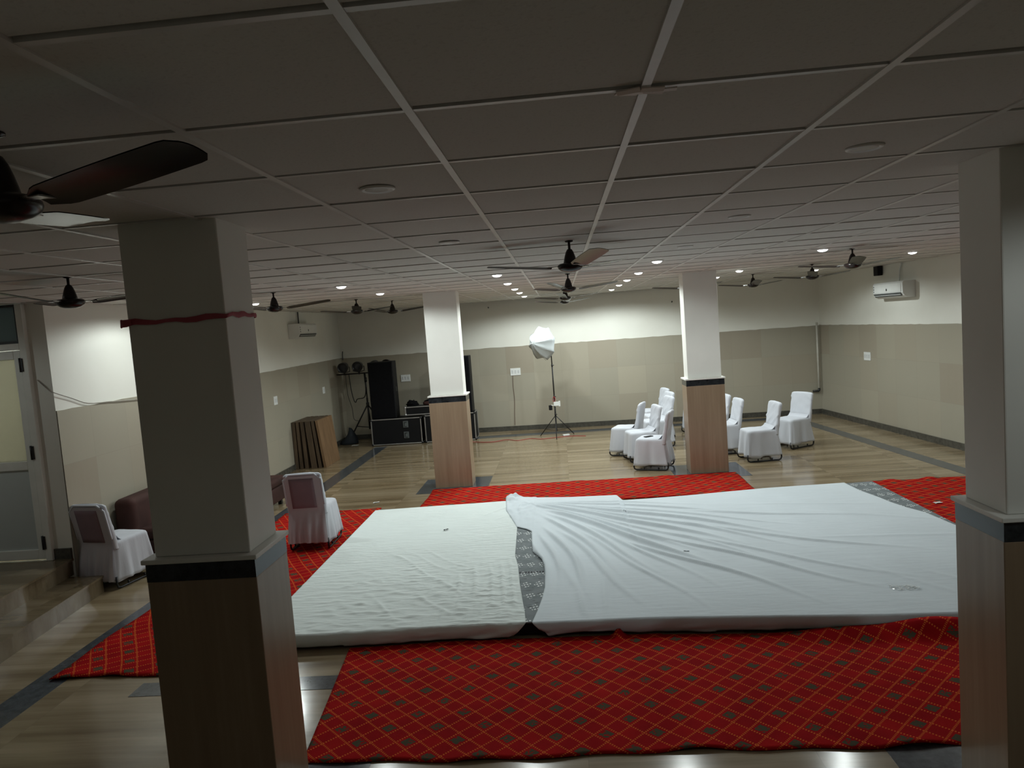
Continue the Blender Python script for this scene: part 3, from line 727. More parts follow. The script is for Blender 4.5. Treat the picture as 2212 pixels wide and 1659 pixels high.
RXL = [(5.3, -0.352), (5.51, -0.318), (5.75, -0.288), (6.0, -0.269), (6.35, -0.275), (6.53, -0.283), (6.69, -0.309), (6.84, -0.365), (6.95, -0.407), (7.24, -0.427), (7.62, -0.445), (7.70, -0.50), (7.80, -0.62), (8.1, -0.69), (8.5, -0.79), (9.1, -0.84)]
RXR = [(5.3, 3.765), (6.4, 3.765), (7.1, 3.72), (7.7, 3.66), (7.9, 3.575), (8.14, 3.515), (8.34, 3.49), (8.7, 3.42), (9.1, 3.40)]
RYB = [(-0.9, 9.28), (-0.66, 9.27), (0.0, 9.15), (0.5, 9.12), (0.585, 9.08), (0.64, 8.83), (1.5, 8.90), (2.4, 9.04), (3.0, 9.06), (3.45, 9.09)]
def right_h(x, y):
    h = 0.0035 * noise.noise(Vector((x * 1.3, y * 1.3, 3))) + fold_h(x, y)
    if x < -0.44 and y > 7.6: h += 0.006
    h += 0.008 * exp(-((x - 0.58) / 0.05) ** 2) * sm(8.0, 8.9, y)
    for (ax, ay, bx, by, am) in [(2.6, 7.9, 3.7, 7.35, .006), (2.0, 8.35, 3.4, 8.05, .006), (2.3, 7.0, 3.7, 6.85, .006), (2.4, 6.2, 2.9, 5.4, .006), (2.9, 5.9, 3.3, 5.3, .010), (0.25, 6.3, 0.22, 5.4, .010), (-0.15, 6.6, 0.02, 5.9, .012), (0.02, 5.9, 0.05, 5.4, .012)]:
        d = Vector((bx - ax, by - ay)); L = d.length; d /= L; q = Vector((x - ax, y - ay)); s = q.dot(d) / L
        if -0.2 < s < 1.2:
            k = (q.x * d.y - q.y * d.x) / 0.032; h += am * sm(-0.2, 0.3, s) * (1 - sm(0.7, 1.2, s)) * exp(-k * k)
    return max(-0.002, h)
def right_drop(x):
    return 0.018 + (0.022 * max(0, sin(x * 4.5 + 1.2)) if x < 1.0 else 0.004) + 0.03 * exp(-((x + 0.35) / 0.05) ** 2)
sheet('bed_sheet', SHEET_R, 'smooth white sheet with folds fanning out, over the right mattress', RXL, RXR, RYB, right_h, 300, 250, False, False, True, right_drop, 0.085)
# litter on the sheets
t = NT('clear_plastic'); t.base((0.85, 0.88, 0.88)); t.rough(0.1, 0.8)
tp = t.n('ShaderNodeBsdfTransparent'); mx = t.n('ShaderNodeMixShader'); g_ = t.n('ShaderNodeNewGeometry'); mx_f = t.ramp(t.noise(g_.outputs['Position'], 40, 2), [(0.45, (0.12, 0.12, 0.12)), (0.6, (0.6, 0.6, 0.6))])
t.l(mx_f, mx.inputs[0]); t.l(tp.outputs[0], mx.inputs[1]); t.l(t.b.outputs[0], mx.inputs[2]); t.l(mx.outputs[0], t.t.nodes['Material Output'].inputs['Surface']); CLEAR = t.m
m = MB(); rnd = random.Random(5)
def wrapf(i, j):
    x = (i / 12 - 0.5) * 0.21; y = (j / 5 - 0.5) * 0.11 * sqrt(max(0.05, 1 - (2 * x / 0.23) ** 2)) + 0.02 * sin(x * 25)
    return Vector((x + rnd.uniform(-.006, .006), y + rnd.uniform(-.006, .006), 0.003 + 0.012 * max(0, 1 - (2 * y / 0.1) ** 2) * rnd.uniform(0.1, 1)))
m.grid(wrapf, 12, 5, smooth=False)
o = m.build('plastic_wrapper', CLEAR, loc=(2.52, 5.62, MZ + 0.008), rz=RAD(-25)); s = o.modifiers.new('thick', 'SOLIDIFY'); s.thickness = 0.001
tag(o, 'crumpled clear plastic wrapper lying on the right sheet', 'wrapper')
def scrap(loc, sx, sy, mat, name, lab, cat, rz=0.0):
    m = MB(); m.grid(lambda i, j: Vector(((i / 4 - .5) * sx, (j / 3 - .5) * sy, 0.004 + 0.006 * abs(sin(i * 1.9 + j)))), 4, 3, False)
    o = m.build(name, mat, loc=loc, rz=rz); s = o.modifiers.new('thick', 'SOLIDIFY'); s.thickness = 0.0015
    return tag(o, lab, cat)
scrap((-1.42, 7.92, MZ + 0.012), 0.06, 0.022, BLACKP, 'thread_scrap', 'small dark scrap on the left sheet', 'scrap', 0.6)
scrap((1.05, 6.73, MZ + 0.012), 0.055, 0.014, BLACKP, 'hair_pin', 'thin dark hairpin on the folds of the right sheet', 'hairpin', -0.3)
scrap((4.12, 8.30, 0.018), 0.09, 0.05, WPLAST, 'paper_scrap', 'small white paper scrap on the right carpet beside the mattress', 'paper', 0.2)
scrap((-2.75, 9.95, 0.002), 0.09, 0.04, WPLAST, 'paper_scrap', 'small white paper scrap on the floor behind the lone chair', 'paper', 0.4)

# ------------------------------------------------------------------ covered chairs
def rrect(hx, y0, y1, n=72, rad=0.05):
    """rounded rectangle, returns points with outward normals, counter-clockwise"""
    pts = []; cxs = [(hx - rad, y1 - rad, 0), (-hx + rad, y1 - rad, 90), (-hx + rad, y0 + rad, 180), (hx - rad, y0 + rad, 270)]
    per = []
    for k, (cx, cy, a0) in enumerate(cxs):
        for i in range(7):
            a = RAD(a0 + 90 * i / 6); per.append((cx + rad * cos(a), cy + rad * sin(a), cos(a), sin(a)))
        nx_, ny_, a1 = cxs[(k + 1) % 4]; sx, sy = per[-1][:2]; a = RAD(a1); ex, ey = nx_ + rad * cos(a), ny_ + rad * sin(a)
        for i in range(1, 12):
            f = i / 12; per.append((sx + (ex - sx) * f, sy + (ey - sy) * f, cos(a), sin(a)))
    return per
LEAN = 0.19
def chair_cover(seed):
    rnd = random.Random(seed); ph = [rnd.uniform(0, 6.28) for _ in range(6)]
    m = MB(); rings = []
    zs = [0.085, 0.12, 0.17, 0.23, 0.29, 0.35, 0.40, 0.435, 0.455]
    for z in zs:
        t = (z - 0.085) / 0.37
        hx = 0.248 - 0.031 * t ** 0.8; yf = 0.262 - 0.035 * t ** 0.8; yb = -0.275 + 0.035 * t
        per = rrect(hx, yb, yf, rad=0.06); ring = []
        n = len(per)
        for i, (x, y, nx_, ny_) in enumerate(per):
            a = 2 * pi * i / n
            fold = (1 - t) ** 0.8 * (0.014 * sin(a * 7 + ph[0]) + 0.011 * sin(a * 12 + ph[1]) + 0.005 * sin(a * 19 + ph[2]))
            if abs(nx_) > 0.7: fold += (1 - t) ** 0.6 * 0.016 * max(0, sin(y * 21 + ph[3])) ** 4 - (1 - t) ** 0.6 * 0.012 * max(0, sin(y * 21 + ph[3] + 1.2)) ** 6
            if ny_ > 0.7: fold += (1 - t) ** 0.6 * 0.012 * max(0, sin(x * 24 + ph[2])) ** 4
            if ny_ < -0.7: fold += (1 - t) ** 0.5 * 0.010 * sin(x * 75 + ph[3])
            zz = z + (0.008 * sin(a * 3 + ph[4]) + 0.006 * sin(a * 8 + ph[5]) if z < 0.1 else 0)
            ring.append((x + nx_ * fold, y + ny_ * fold, zz))
        rings.append(ring)
    for z, s in ((0.474, 0.97), (0.484, 0.90), (0.489, 0.75), (0.492, 0.45), (0.493, 0.1)):
        per = rrect(0.217, -0.24, 0.227, rad=0.06)
        rings.append([(x * s, -0.006 + (y + 0.006) * s, z + 0.004 * noise.noise(Vector((x * 9 * s + seed, y * 9 * s, 0)))) for x, y, _, _ in per])
    m.loft(rings, True, True)
    # backrest shell
    rings = []; H0, H1 = 0.40, 0.885
    for k in range(33):
        t = k / 32; z = H0 + (H1 - H0) * t
        hw = 0.218; th = 0.030 - 0.006 * t
        edge = (H1 - z)
        if edge < 0.03: hw -= 0.03 * (1 - sqrt(max(0, 1 - ((0.03 - edge) / 0.03) ** 2))); th *= 0.5 + 0.5 * sqrt(max(0, 1 - ((0.03 - edge) / 0.03) ** 2))
        yc = -0.215 - LEAN * (z - 0.45)
        per = rrect(hw, yc - th, yc + th, rad=min(0.027, th * 0.9)); ring = []
        for x, y, nx_, ny_ in per:
            wr = 0.008 * noise.noise(Vector((x * 7 + seed * 3, z * 9, seed))) + 0.014 * max(0, sin(z * 42 + x * 34 * (1 if seed % 2 else -1) + ph[1])) ** 3 * max(0, 0.3 + noise.noise(Vector((x * 5, z * 4, seed + 20)))) * (1.2 if ny_ > 0.3 else 0.4)
            ring.append((x + nx_ * wr, y + ny_ * wr, z + 0.02 * (1 - (x / hw) ** 2) * t * 0.4))
        rings.append(ring)
    m.loft(rings, True, True)
    # cloth running down from the seat to the backrest
    m.grid(lambda i, j: Vector(((i / 12 - 0.5) * 0.40, -0.19 + 0.06 * j / 5, 0.487 + 0.05 * (1 - j / 5) ** 2)), 12, 5)
    return m
def mk_chair(seed, sheer):
    c = thing('banquet_chair', 'x', 'chair', (0, 0, 0), 0, 'white covered banquet chairs')
    cov = chair_cover(seed).build('cover', CHAIRC, c)
    if sheer:
        # thin cloth on the rear: the chair back shows through it
        m = MB(); H0, H1 = 0.10, 0.865
        def rear(i, j):
            u, v = i / 30, j / 30; z = H0 + (H1 - H0) * v; hw = 0.205 + 0.022 * (1 - sm(0.1, 0.5, z)); x = (u - 0.5) * 2 * hw
            yc = -0.215 - LEAN * (z - 0.45) - 0.036 if z > 0.45 else -0.252 - 0.04 * (0.45 - z) / 0.35
            f = sm(0.48, 0.15, z); y = yc - 0.006 - f * (0.020 + 0.012 * sin(x * 70 + seed) + 0.008 * sin(x * 33 + 1))
            return Vector((x, y, z))
        m.grid(rear, 30, 30); m.build('rear_cloth', CHAIRB, c)['label'] = 'thin greyish rear cloth'
        m = MB()
        def pad(i, j):
            x = (i / 8 - 0.5) * 0.275 - 0.012; z = 0.485 + 0.345 * j / 8; y = -0.215 - LEAN * (z - 0.45) - 0.044
            return Vector((x, y, z))
        m.grid(pad, 8, 8); o = m.build('back_pad', PADM, c); o['label'] = 'mauve chair-back pad showing through'
        s = o.modifiers.new('thick', 'SOLIDIFY'); s.thickness = 0.003; s.offset = 0
        m = MB(); q = []
        for k in range(21):
            t = k / 20
            if t < 0.35: x, z = -0.212, 0.52 + 0.30 * t / 0.35
            elif t > 0.65: x, z = 0.212, 0.52 + 0.30 * (1 - t) / 0.35
            else:
                a = (t - 0.35) / 0.3; x = -0.212 + 0.424 * a; z = 0.82 + 0.06 * min(1, sin(a * pi) * 2.2)
            q.append((x, -0.215 - LEAN * (z - 0.45) - 0.036, z))
        m.tube(q, 0.011, 8); m.build('back_frame', CHAIRC, c)
    for s_ in (-1, 1):
        m = MB(); x = 0.215 * s_
        m.tube([(x, -0.262, 0.13), (x, -0.268, 0.06), (x, -0.255, 0.025), (x, -0.225, 0.0125), (x, 0.215, 0.0125), (x, 0.25, 0.025), (x, 0.262, 0.055), (x, 0.258, 0.12)], 0.0115, 8)
        for yy in (-0.12, 0.10): m.tube([(x, yy, 0.012), (x, yy, 0.05)], 0.010, 6)
        m.build('base_rail', BLACKM, c)
    m = MB(); m.tube([(-0.215, -0.262, 0.10), (0.215, -0.262, 0.10)], 0.010, 6); m.build('crossbar', BLACKM, c)
    m = MB(); m.tube([(-0.215, 0.22, 0.10), (0.215, 0.22, 0.10)], 0.010, 6); m.build('crossbar', BLACKM, c)
    return c
def frot(deg): return RAD(deg - 90)          # facing direction (deg, 90 = away from the camera) to z rotation
CH_S = [(-2.965, 8.06, 92, 'white covered chair seen from behind, alone on the left red carpet'), (-4.77, 7.14, 78, 'white covered chair seen from behind, beside the steps and maroon sofa')]
CH_N = [(1.33, 11.22, 160, 'front-most white chair left of the far right column, with a phone on its seat'), (1.23, 11.93, 190, 'white chair directly behind the one with a phone on its seat'),
        (1.05, 12.52, 160, 'leftmost white chair left of the far right column, turned away'), (1.62, 13.12, 192, 'white chair with trailing skirt, third behind the chair holding a phone'),
        (1.74, 13.86, 192, 'second farthest white chair left of the far right column'), (1.76, 14.62, 192, 'farthest white chair left of the far right column, nearest the back wall'),
        (2.60, 14.30, 190, 'white chair of which only the seat front peeks out left of the far right column'),
        (2.985, 11.40, 186, 'white chair right of the far right column with its black base showing'), (2.60, 12.13, 186, 'white chair half hidden by the right side of the far right column'),
        (2.55, 12.86, 192, 'white chair of which only the back shows right of the far right column'), (3.77, 12.30, 210, 'rightmost white chair, facing left near the right wall')]
protoS = mk_chair(1, True); protos = [mk_chair(2, False), mk_chair(5, False)]
for k, (x, y, a, lab) in enumerate(CH_S):
    if k == 0: protoS.location = (x, y, 0.012); protoS.rotation_euler.z = frot(a); protoS['label'] = lab
    else: dup(protoS, (x, y, 0), frot(a), lab)
for k, (x, y, a, lab) in enumerate(CH_N):
    if k < 2: o = protos[k]; o.location = (x, y, 0); o.rotation_euler.z = frot(a); o['label'] = lab
    else: dup(protos[k % 2], (x, y, 0), frot(a), lab)
m = MB(); m.box(-0.07, 0.07, -0.035, 0.035, 0, 0.008)
tag(m.build('phone', BLACKL, loc=(1.27, 11.22, 0.496), rz=0.5, bevel=0.003), 'small black phone lying on the seat of a white chair', 'phone')

# ------------------------------------------------------------------ sofa
so = thing('sofa', 'low maroon sofa against the left wall behind the near left column', 'sofa', (LEFT + 0.04, 7.50, 0))
def soft(x0, x1, y0, y1, z0, z1, r=0.06, nm='x', mat=SOFAM, parent=so):
    m = MB(); m.box(x0, x1, y0, y1, z0, z1); o = m.build(nm, mat, parent, bevel=r); o.modifiers['bevel'].segments = 4
    for p in o.data.polygons: p.use_smooth = True
    return o
L = 2.84
soft(0.0, 0.24, 0, L, 0.08, 0.775, 0.07, 'backrest'); soft(0.2, 0.84, 0.02, L - 0.02, 0.08, 0.30, 0.03, 'base')
for k in range(2): soft(0.22, 0.85, 0.03 + k * (L / 2 - 0.02), L / 2 - 0.0 + k * (L / 2 - 0.03), 0.30, 0.43, 0.05, 'seat_cushion')
for k in (0.1, L - 0.1):
    for xx in (0.08, 0.76):
        m = MB(); m.box(xx - 0.025, xx + 0.025, k - 0.025, k + 0.025, 0, 0.085); m.build('leg', BLACKM, so)

# ------------------------------------------------------------------ boards leaning on the left wall
BX = [(-5.035, -5.035, 0.055), (-4.955, -4.965, 0.055), (-4.865, -4.885, 0.07), (-4.735, -4.79, 0.10), (-4.60, -4.675, 0.05), (-4.51, -4.60, 0.05)]
BL = ['rearmost weathered board against the left wall', 'second weathered board from the left wall', 'third weathered board from the left wall', 'thick weathered board, third from the front of the leaning stack',
      'weathered board directly behind the front orange plywood board', 'front board of the leaning stack, orange plywood face']
for k, ((xb, xt, th), lab) in enumerate(zip(BX, BL)):
    Hh = 0.885; dx = xt - xb; m = MB(); y0 = 12.955 + 0.012 * (k % 3); y1 = 13.80 + 0.015 * ((k * 2) % 3)
    vs = [(xb, y0, 0), (xb + th, y0, 0), (xb + th, y1, 0), (xb, y1, 0), (xt, y0, Hh), (xt + th, y0, Hh), (xt + th, y1, Hh), (xt, y1, Hh)]
    i = len(m.v); m.v += vs
    for f in ((0, 3, 2, 1), (4, 5, 6, 7), (0, 1, 5, 4), (1, 2, 6, 5), (2, 3, 7, 6), (3, 0, 4, 7)): m.f.append(f); m.sm.append(False)
    tag(m.build('wooden_board', WOODB if k == 5 else WOODA, bevel=0.004), lab, 'board', 'wooden boards leaning on the left wall')

# ------------------------------------------------------------------ PA gear in the far left corner
def flight_case(name, x0, x1, y0, y1, z0, z1, lab, catches=True):
    c = thing(name, lab, 'flight case', ((x0 + x1) / 2, y0, z0), 0, 'black flight cases'); hx = (x1 - x0) / 2; D = y1 - y0; Hh = z1 - z0
    m = MB(); m.box(-hx + 0.01, hx - 0.01, 0.01, D - 0.01, 0.02, Hh - 0.01); m.build('body', BLACKL, c)
    m = MB(); e = 0.022
    for yy in (0, D - e):
        m.box(-hx, hx, yy, yy + e, Hh - e, Hh); m.box(-hx, hx, yy, yy + e, 0.012, 0.012 + e)
        for xx in (-hx, hx - e): m.box(xx, xx + e, yy, yy + e, 0.012, Hh)
    for xx in (-hx, hx - e):
        m.box(xx, xx + e, 0, D, Hh - e, Hh); m.box(xx, xx + e, 0, D, 0.012, 0.012 + e)
    m.build('edge_trim', ALU, c, bevel=0.003)
    m = MB()
    for xx in (-hx, hx):
        for zz in (0.03, Hh - 0.018):
            m.lathe([(0.002, -0.03), (0.024, -0.018), (0.03, 0), (0.024, 0.018), (0.002, 0.03)], 10, (xx * 0.985, 0.02, zz))
    m.build('corner_ball', BLACKM if catches else ALU, c)
    if catches:
        for zz in (Hh * 0.36, Hh * 0.76):
            m = MB(); x = hx * 0.38
            m.box(x - 0.055, x + 0.055, -0.006, 0.012, zz - 0.07, zz + 0.07); o = m.build('handle_dish', GPLAST, c, bevel=0.004)
            m = MB(); m.tube([(x + 0.028, -0.012, zz - 0.045), (x - 0.02, -0.014, zz - 0.045), (x - 0.02, -0.014, zz + 0.045), (x + 0.028, -0.012, zz + 0.045)], 0.006, 6); m.build('handle', BLACKM, o)
        m = MB()
        for xx in (-hx + 0.1, hx - 0.1):
            for yy in (0.08, D - 0.08): m.box(xx - 0.04, xx + 0.04, yy - 0.03, yy + 0.03, 0, 0.02)
        m.build('foot', BLACKM, c)
    return c
flight_case('flight_case', -4.155, -3.06, 15.15, 15.66, 0, 0.575, 'black flight case with silver edges under the left tower speaker')
flight_case('flight_case', -2.99, -1.90, 15.15, 15.66, 0, 0.60, 'black flight case with silver edges half behind the far left column')
flight_case('rack_case', -3.40, -2.53, 15.20, 15.60, 0.602, 0.80, 'shallow silver-edged rack case on top of the flight cases', False)
def tower(x0, x1, lab, z0):
    s = thing('tower_speaker', lab, 'speaker', ((x0 + x1) / 2, 15.24, z0), 0, 'black tower speakers'); hx = (x1 - x0) / 2; H = 1.80 - z0
    m = MB(); m.box(-hx, hx, 0.012, 0.36, 0.0, H); m.build('cabinet', BLACKL, s, bevel=0.01)
    m = MB(); m.box(-hx + 0.02, hx - 0.02, 0.0, 0.012, 0.02, H - 0.02); m.build('grille', BLACKP, s, bevel=0.005)
    for xx in (-hx, hx):
        m = MB(); m.box(xx - 0.004, xx + 0.004, 0.14, 0.24, H * 0.5 - 0.05, H * 0.5 + 0.05); m.build('side_handle', BLACKM, s)
tower(-4.145, -3.60, 'tall black tower speaker standing on the left flight case', 0.577)
tower(-2.49, -1.945, 'tall black tower speaker whose edge shows right of the far left column', 0.802 if False else 0.602)
# gear on the rack case
m = MB()
for k in range(9):
    a = k * 0.7; m.tube([((0.12 - 0.008 * k) * cos(a + q * 0.5) + 0.03 * sin(k * 2.3), (0.09 - 0.005 * k) * sin(a + q * 0.5), 0.014 + 0.010 * k + 0.012 * (1 + sin(q * 0.9 + k)) * (k > 0)) for q in range(13)], 0.013, 6)
tag(m.build('cable_coil', BLACKP, loc=(-3.26, 15.38, 0.80)), 'coil of black cable on the left end of the rack case', 'cable')
gb = thing('gear_bag', 'dark reddish gear bag on the rack case beside the far left column', 'bag', (-2.82, 15.40, 0.80))
m = MB(); m.lathe([(0.19, 0.0), (0.215, 0.02), (0.215, 0.055), (0.19, 0.075), (0.05, 0.08)], 20); o = m.build('body', plain('brown_red_fabric', (0.06, 0.025, 0.022), 0.8), gb)
o.scale = (1, 0.6, 1)
m = MB(); m.tube([(-0.18, 0, 0.07), (-0.1, 0.0, 0.10), (0, -0.02, 0.095), (0.06, 0, 0.12), (0.15, 0, 0.105), (0.19, 0.02, 0.07)], 0.02, 8); m.build('strap', BLACKP, gb)
# light bar on a tripod
ls = thing('light_tripod', 'black tripod with a crossbar of stage lamps in the far left corner', 'light stand', (-4.36, 15.80, 0))
m = MB(); m.tube([(0, 0, 0.30), (0, 0, 1.0)], 0.02); m.tube([(0, 0, 0.95), (0, 0, 1.56)], 0.015); m.tube([(0, 0, 1.36), (0, 0, 1.46)], 0.03); m.build('pole', BLACKM, ls)
m = MB(); m.tube([(-0.64, 0, 1.56), (0.66, 0, 1.56)], 0.015); m.build('crossbar', BLACKM, ls)
for k, (fx, fy) in enumerate(((-0.58, 0.30), (0.42, 0.28), (-0.06, 0.42))):
    m = MB(); m.tube([(0, 0, 0.86), (fx, fy, 0.015)], 0.016); m.tube([(0, 0, 0.34), (fx * 0.6, fy * 0.6, 0.36)], 0.010); lg = m.build('leg', BLACKM, ls)
m = MB(); m.tube([(0, 0, 0.80), (0, 0, 0.90)], 0.035); m.build('collar', BLACKM, ls)
def par(x, tilt, lab, first=None):
    p = thing('par_lamp', lab, 'stage lamp', (-4.36 + x, 15.80, 1.56), 0, 'black stage lamps on the tripod bar')
    T = Matrix.Translation((0, -0.02, 0.165)) @ Matrix.Rotation(RAD(90 + tilt), 4, 'X') @ Matrix.Rotation(0.2, 4, 'Z')
    m = MB(); m.lathe([(0.04, -0.14), (0.075, -0.12), (0.10, -0.04), (0.115, 0.08), (0.118, 0.10), (0.108, 0.10), (0.10, 0.06)], 20, T=T); m.build('can', BLACKM, p)
    m = MB(); m.lathe([(0.10, 0.055), (0.06, 0.062), (0.002, 0.065)], 20, T=T); m.build('lens', plain('dark_lens', (0.02, 0.022, 0.03), 0.15, 0.5), p)
    m = MB(); m.tube([(-0.125, -0.02, 0.165), (-0.125, -0.01, 0.06), (0, 0, 0.03), (0.125, -0.01, 0.06), (0.125, -0.02, 0.165)], 0.009, 6); m.tube([(0, 0, 0.045), (0, 0, -0.02)], 0.018, 8); m.build('yoke', BLACKM, p)
par(-0.46, 12, 'leftmost black stage lamp on the tripod bar'); par(-0.13, 8, 'second black stage lamp on the tripod bar')
par(0.24, 15, 'third black stage lamp, touching the left tower speaker'); par(0.52, 5, 'black stage lamp peeking over the left tower speaker')
def cable(name, pts, r, mat, lab, cat='cable', smooth=4):
    P_ = [Vector(p) for p in pts]; out = []
    for k in range(len(P_) - 1):
        p0 = P_[max(0, k - 1)]; p1, p2 = P_[k], P_[k + 1]; p3 = P_[min(len(P_) - 1, k + 2)]
        for s in range(smooth):
            t = s / smooth
            out.append(0.5 * ((2 * p1) + (-p0 + p2) * t + (2 * p0 - 5 * p1 + 4 * p2 - p3) * t * t + (-p0 + 3 * p1 - 3 * p2 + p3) * t ** 3))
    out.append(P_[-1]); m = MB(); m.tube(out, r, 6)
    return tag(m.build(name, mat), lab, cat)
cable('cable', [(-4.72, 15.79, 1.545), (-4.70, 15.79, 1.2), (-4.66, 15.79, 0.98), (-4.62, 15.78, 0.92), (-4.58, 15.79, 0.99), (-4.42, 15.79, 1.02), (-4.37, 15.79, 1.2), (-4.38, 15.79, 1.545)], 0.010, BLACKM, 'black cable looping below the tripod bar')
cable('cable', [(-4.80, 15.79, 1.545), (-4.79, 15.80, 1.1), (-4.72, 15.80, 0.8), (-4.70, 15.8, 0.55), (-4.60, 15.8, 0.5)], 0.006, BLACKM, 'thin black cable hanging straight from the tripod bar')
sk = MB()
sk.loft([[(0.17 * s * cos(2 * pi * k / 20) * (1 + 0.14 * sin(k * 2.1 + z * 20)), 0.13 * s * sin(2 * pi * k / 20), z * (1 + 0.5 * cos(2 * pi * k / 20) * (z > 0.05))) for k in range(20)] for z, s in ((0.0, 1.05), (0.03, 1.15), (0.09, 1.08), (0.15, 0.9), (0.20, 0.7), (0.235, 0.45), (0.25, 0.15))])
tag(sk.build('sack', plain('bluish_sack', (0.014, 0.018, 0.024), 0.7), loc=(-4.84, 15.75, 0)), 'dark bluish sack on the floor below the stage lamps', 'sack')
scrap((-4.62, 15.45, 0.002), 0.14, 0.09, WPLAST, 'paper_scrap', 'pale paper scrap at the foot of the stage light tripod', 'paper')
m = MB(); m.tube([(0, 0, 0), (0.0, 0, 0.14)], 0.012); m.tube([(0, 0, 0.13), (0.02, -0.03, 0.20)], 0.012)
tag(m.build('pipe_stub', GPLAST, loc=(LEFT + 0.05, back_y(LEFT) - 0.05, 1.86)), 'short pipe stub in the far left corner above the tiles', 'pipe')

# ------------------------------------------------------------------ photo umbrella on stand
SX, SY = -0.19, 14.9
st = thing('light_stand', 'thin black light stand holding the white photo umbrella', 'light stand', (SX, SY, 0))
m = MB(); m.tube([(0, 0, 0.12), (0, 0, 0.85)], 0.016); m.tube([(0, 0, 0.8), (0, 0, 1.5)], 0.014); m.tube([(0, 0, 1.45), (-0.005, 0, 2.02)], 0.012); m.build('pole', BLACKM, st)
for z in (0.84, 1.49, 0.47):
    m = MB(); m.tube([(0, 0, z - 0.025), (0, 0, z + 0.025)], 0.018); m.tube([(0, 0, z), (0.04, -0.01, z)], 0.007); m.build('lock_knob', BLACKM, st)
for fx, fy in ((-0.345, 0.20), (-0.005, -0.40), (0.36, 0.19)):
    m = MB(); m.tube([(0, 0, 0.45), (fx, fy, 0.012)], 0.009); m.tube([(0, 0, 0.14), (fx * 0.66, fy * 0.66, 0.155)], 0.005); m.build('leg', BLACKM, st)
m = MB(); m.box(-0.018, 0.018, -0.02, 0.02, 2.0, 2.06); m.tube([(-0.06, -0.03, 2.075), (0.03, 0.015, 2.06)], 0.016); m.build('tilt_head', BLACKM, st)
ub = thing('photo_umbrella', 'white photo umbrella clamped to the light stand by the back wall', 'umbrella', (SX, SY, 2.06))
ax = Vector((-0.66, -0.74, 0.06)).normalized(); c0 = Vector((-0.045, 0, 0)) ; zax = ax; xax = Vector((0, 0, 1)).cross(zax).normalized(); yax = zax.cross(xax)
T = Matrix((xax, yax, zax)).transposed().to_4x4(); T.translation = Vector((-0.17, 0.0, -0.10))
m = MB(); NS = 8; NR = 9; NA = 48
def umb(i, j):
    a = 2 * pi * i / NA + 0.24; s = j / NR; sc = cos(pi / NS) / cos(((a - 0.24) % (2 * pi / NS)) - pi / NS); R = 0.365
    r = R * s * (1 - (1 - sc) * 1.9 * s); h = 0.30 * (1 - s * s * 0.92) - 0.025 - 0.35 * (1 - sc) * s
    if sin(a) < -0.5: h -= 0.05 * s * s * (-sin(a)); r *= 1 + 0.04 * s * sin(a * 5)
    v = Vector((r * cos(a), r * sin(a), h))
    return T @ v
m.grid(lambda i, j: umb(i, NR - j), NA, NR)
o = m.build('canopy', UMB, ub); s = o.modifiers.new('thick', 'SOLIDIFY'); s.thickness = 0.003
m = MB(); m.tube([T @ Vector((0, 0, -0.08)), T @ Vector((0, 0, 0.30))], 0.005); m.build('shaft', CHROME, ub)
for k in range(NS):
    a = 2 * pi * k / NS + 0.24; m = MB(); m.tube([T @ Vector((0.365 * s * cos(a), 0.365 * s * sin(a), 0.30 * (1 - s * s * 0.92) - 0.035)) for s in (0.03, 0.35, 0.7, 1.0)], 0.003, 5); m.build('rib', CHROME, ub)
m = MB(); m.box(-0.03, 0.03, -0.03, 0.03, -0.05, 0.05); tag(m.build('battery_pack', BLACKL, loc=(SX - 0.09, SY - 0.03, 0.62), rz=0.3, bevel=0.006), 'small black battery pack hanging on the umbrella light stand', 'battery pack')
m = MB(); m.box(-0.05, 0.05, -0.025, 0.025, -0.035, 0.045); m.box(0.05, 0.085, -0.02, 0.02, -0.05, 0.06); m.tube([(-0.1, 0, -0.02), (-0.04, 0, -0.03), (0.0, 0.0, -0.05)], 0.009)
tag(m.build('power_adapter', WPLAST, loc=(SX + 0.03, SY - 0.045, 0.69), bevel=0.005), 'white power adapter strapped on the umbrella light stand', 'adapter')
cable('cable', [(SX - 0.005, SY - 0.018, 0.70), (SX - 0.03, SY - 0.02, 0.77), (SX - 0.012, SY - 0.02, 0.84), (SX + 0.016, SY - 0.02, 0.80), (SX + 0.0, SY - 0.02, 0.72)], 0.007, REDW, 'loop of red cable tied on the umbrella light stand')
cable('cable', [(-2.0, 14.95, 0.008), (-1.8, 14.80, 0.008), (-1.5, 14.72, 0.008), (-1.25, 14.9, 0.008), (-1.0, 14.7, 0.008), (-0.75, 14.85, 0.008), (-0.5, 14.70, 0.008), (-0.25, 14.78, 0.008), (0.1, 14.85, 0.008), (0.4, 14.75, 0.008)], 0.006, REDW, 'thin red cable trailing on the floor before the back wall')
m = MB(); m.box(-0.07, 0.07, -0.04, 0.04, 0, 0.03); tag(m.build('extension_block', WPLAST, loc=(0.0, 14.98, 0.002), rz=0.3, bevel=0.006), 'white extension block on the floor by the umbrella stand', 'extension block')

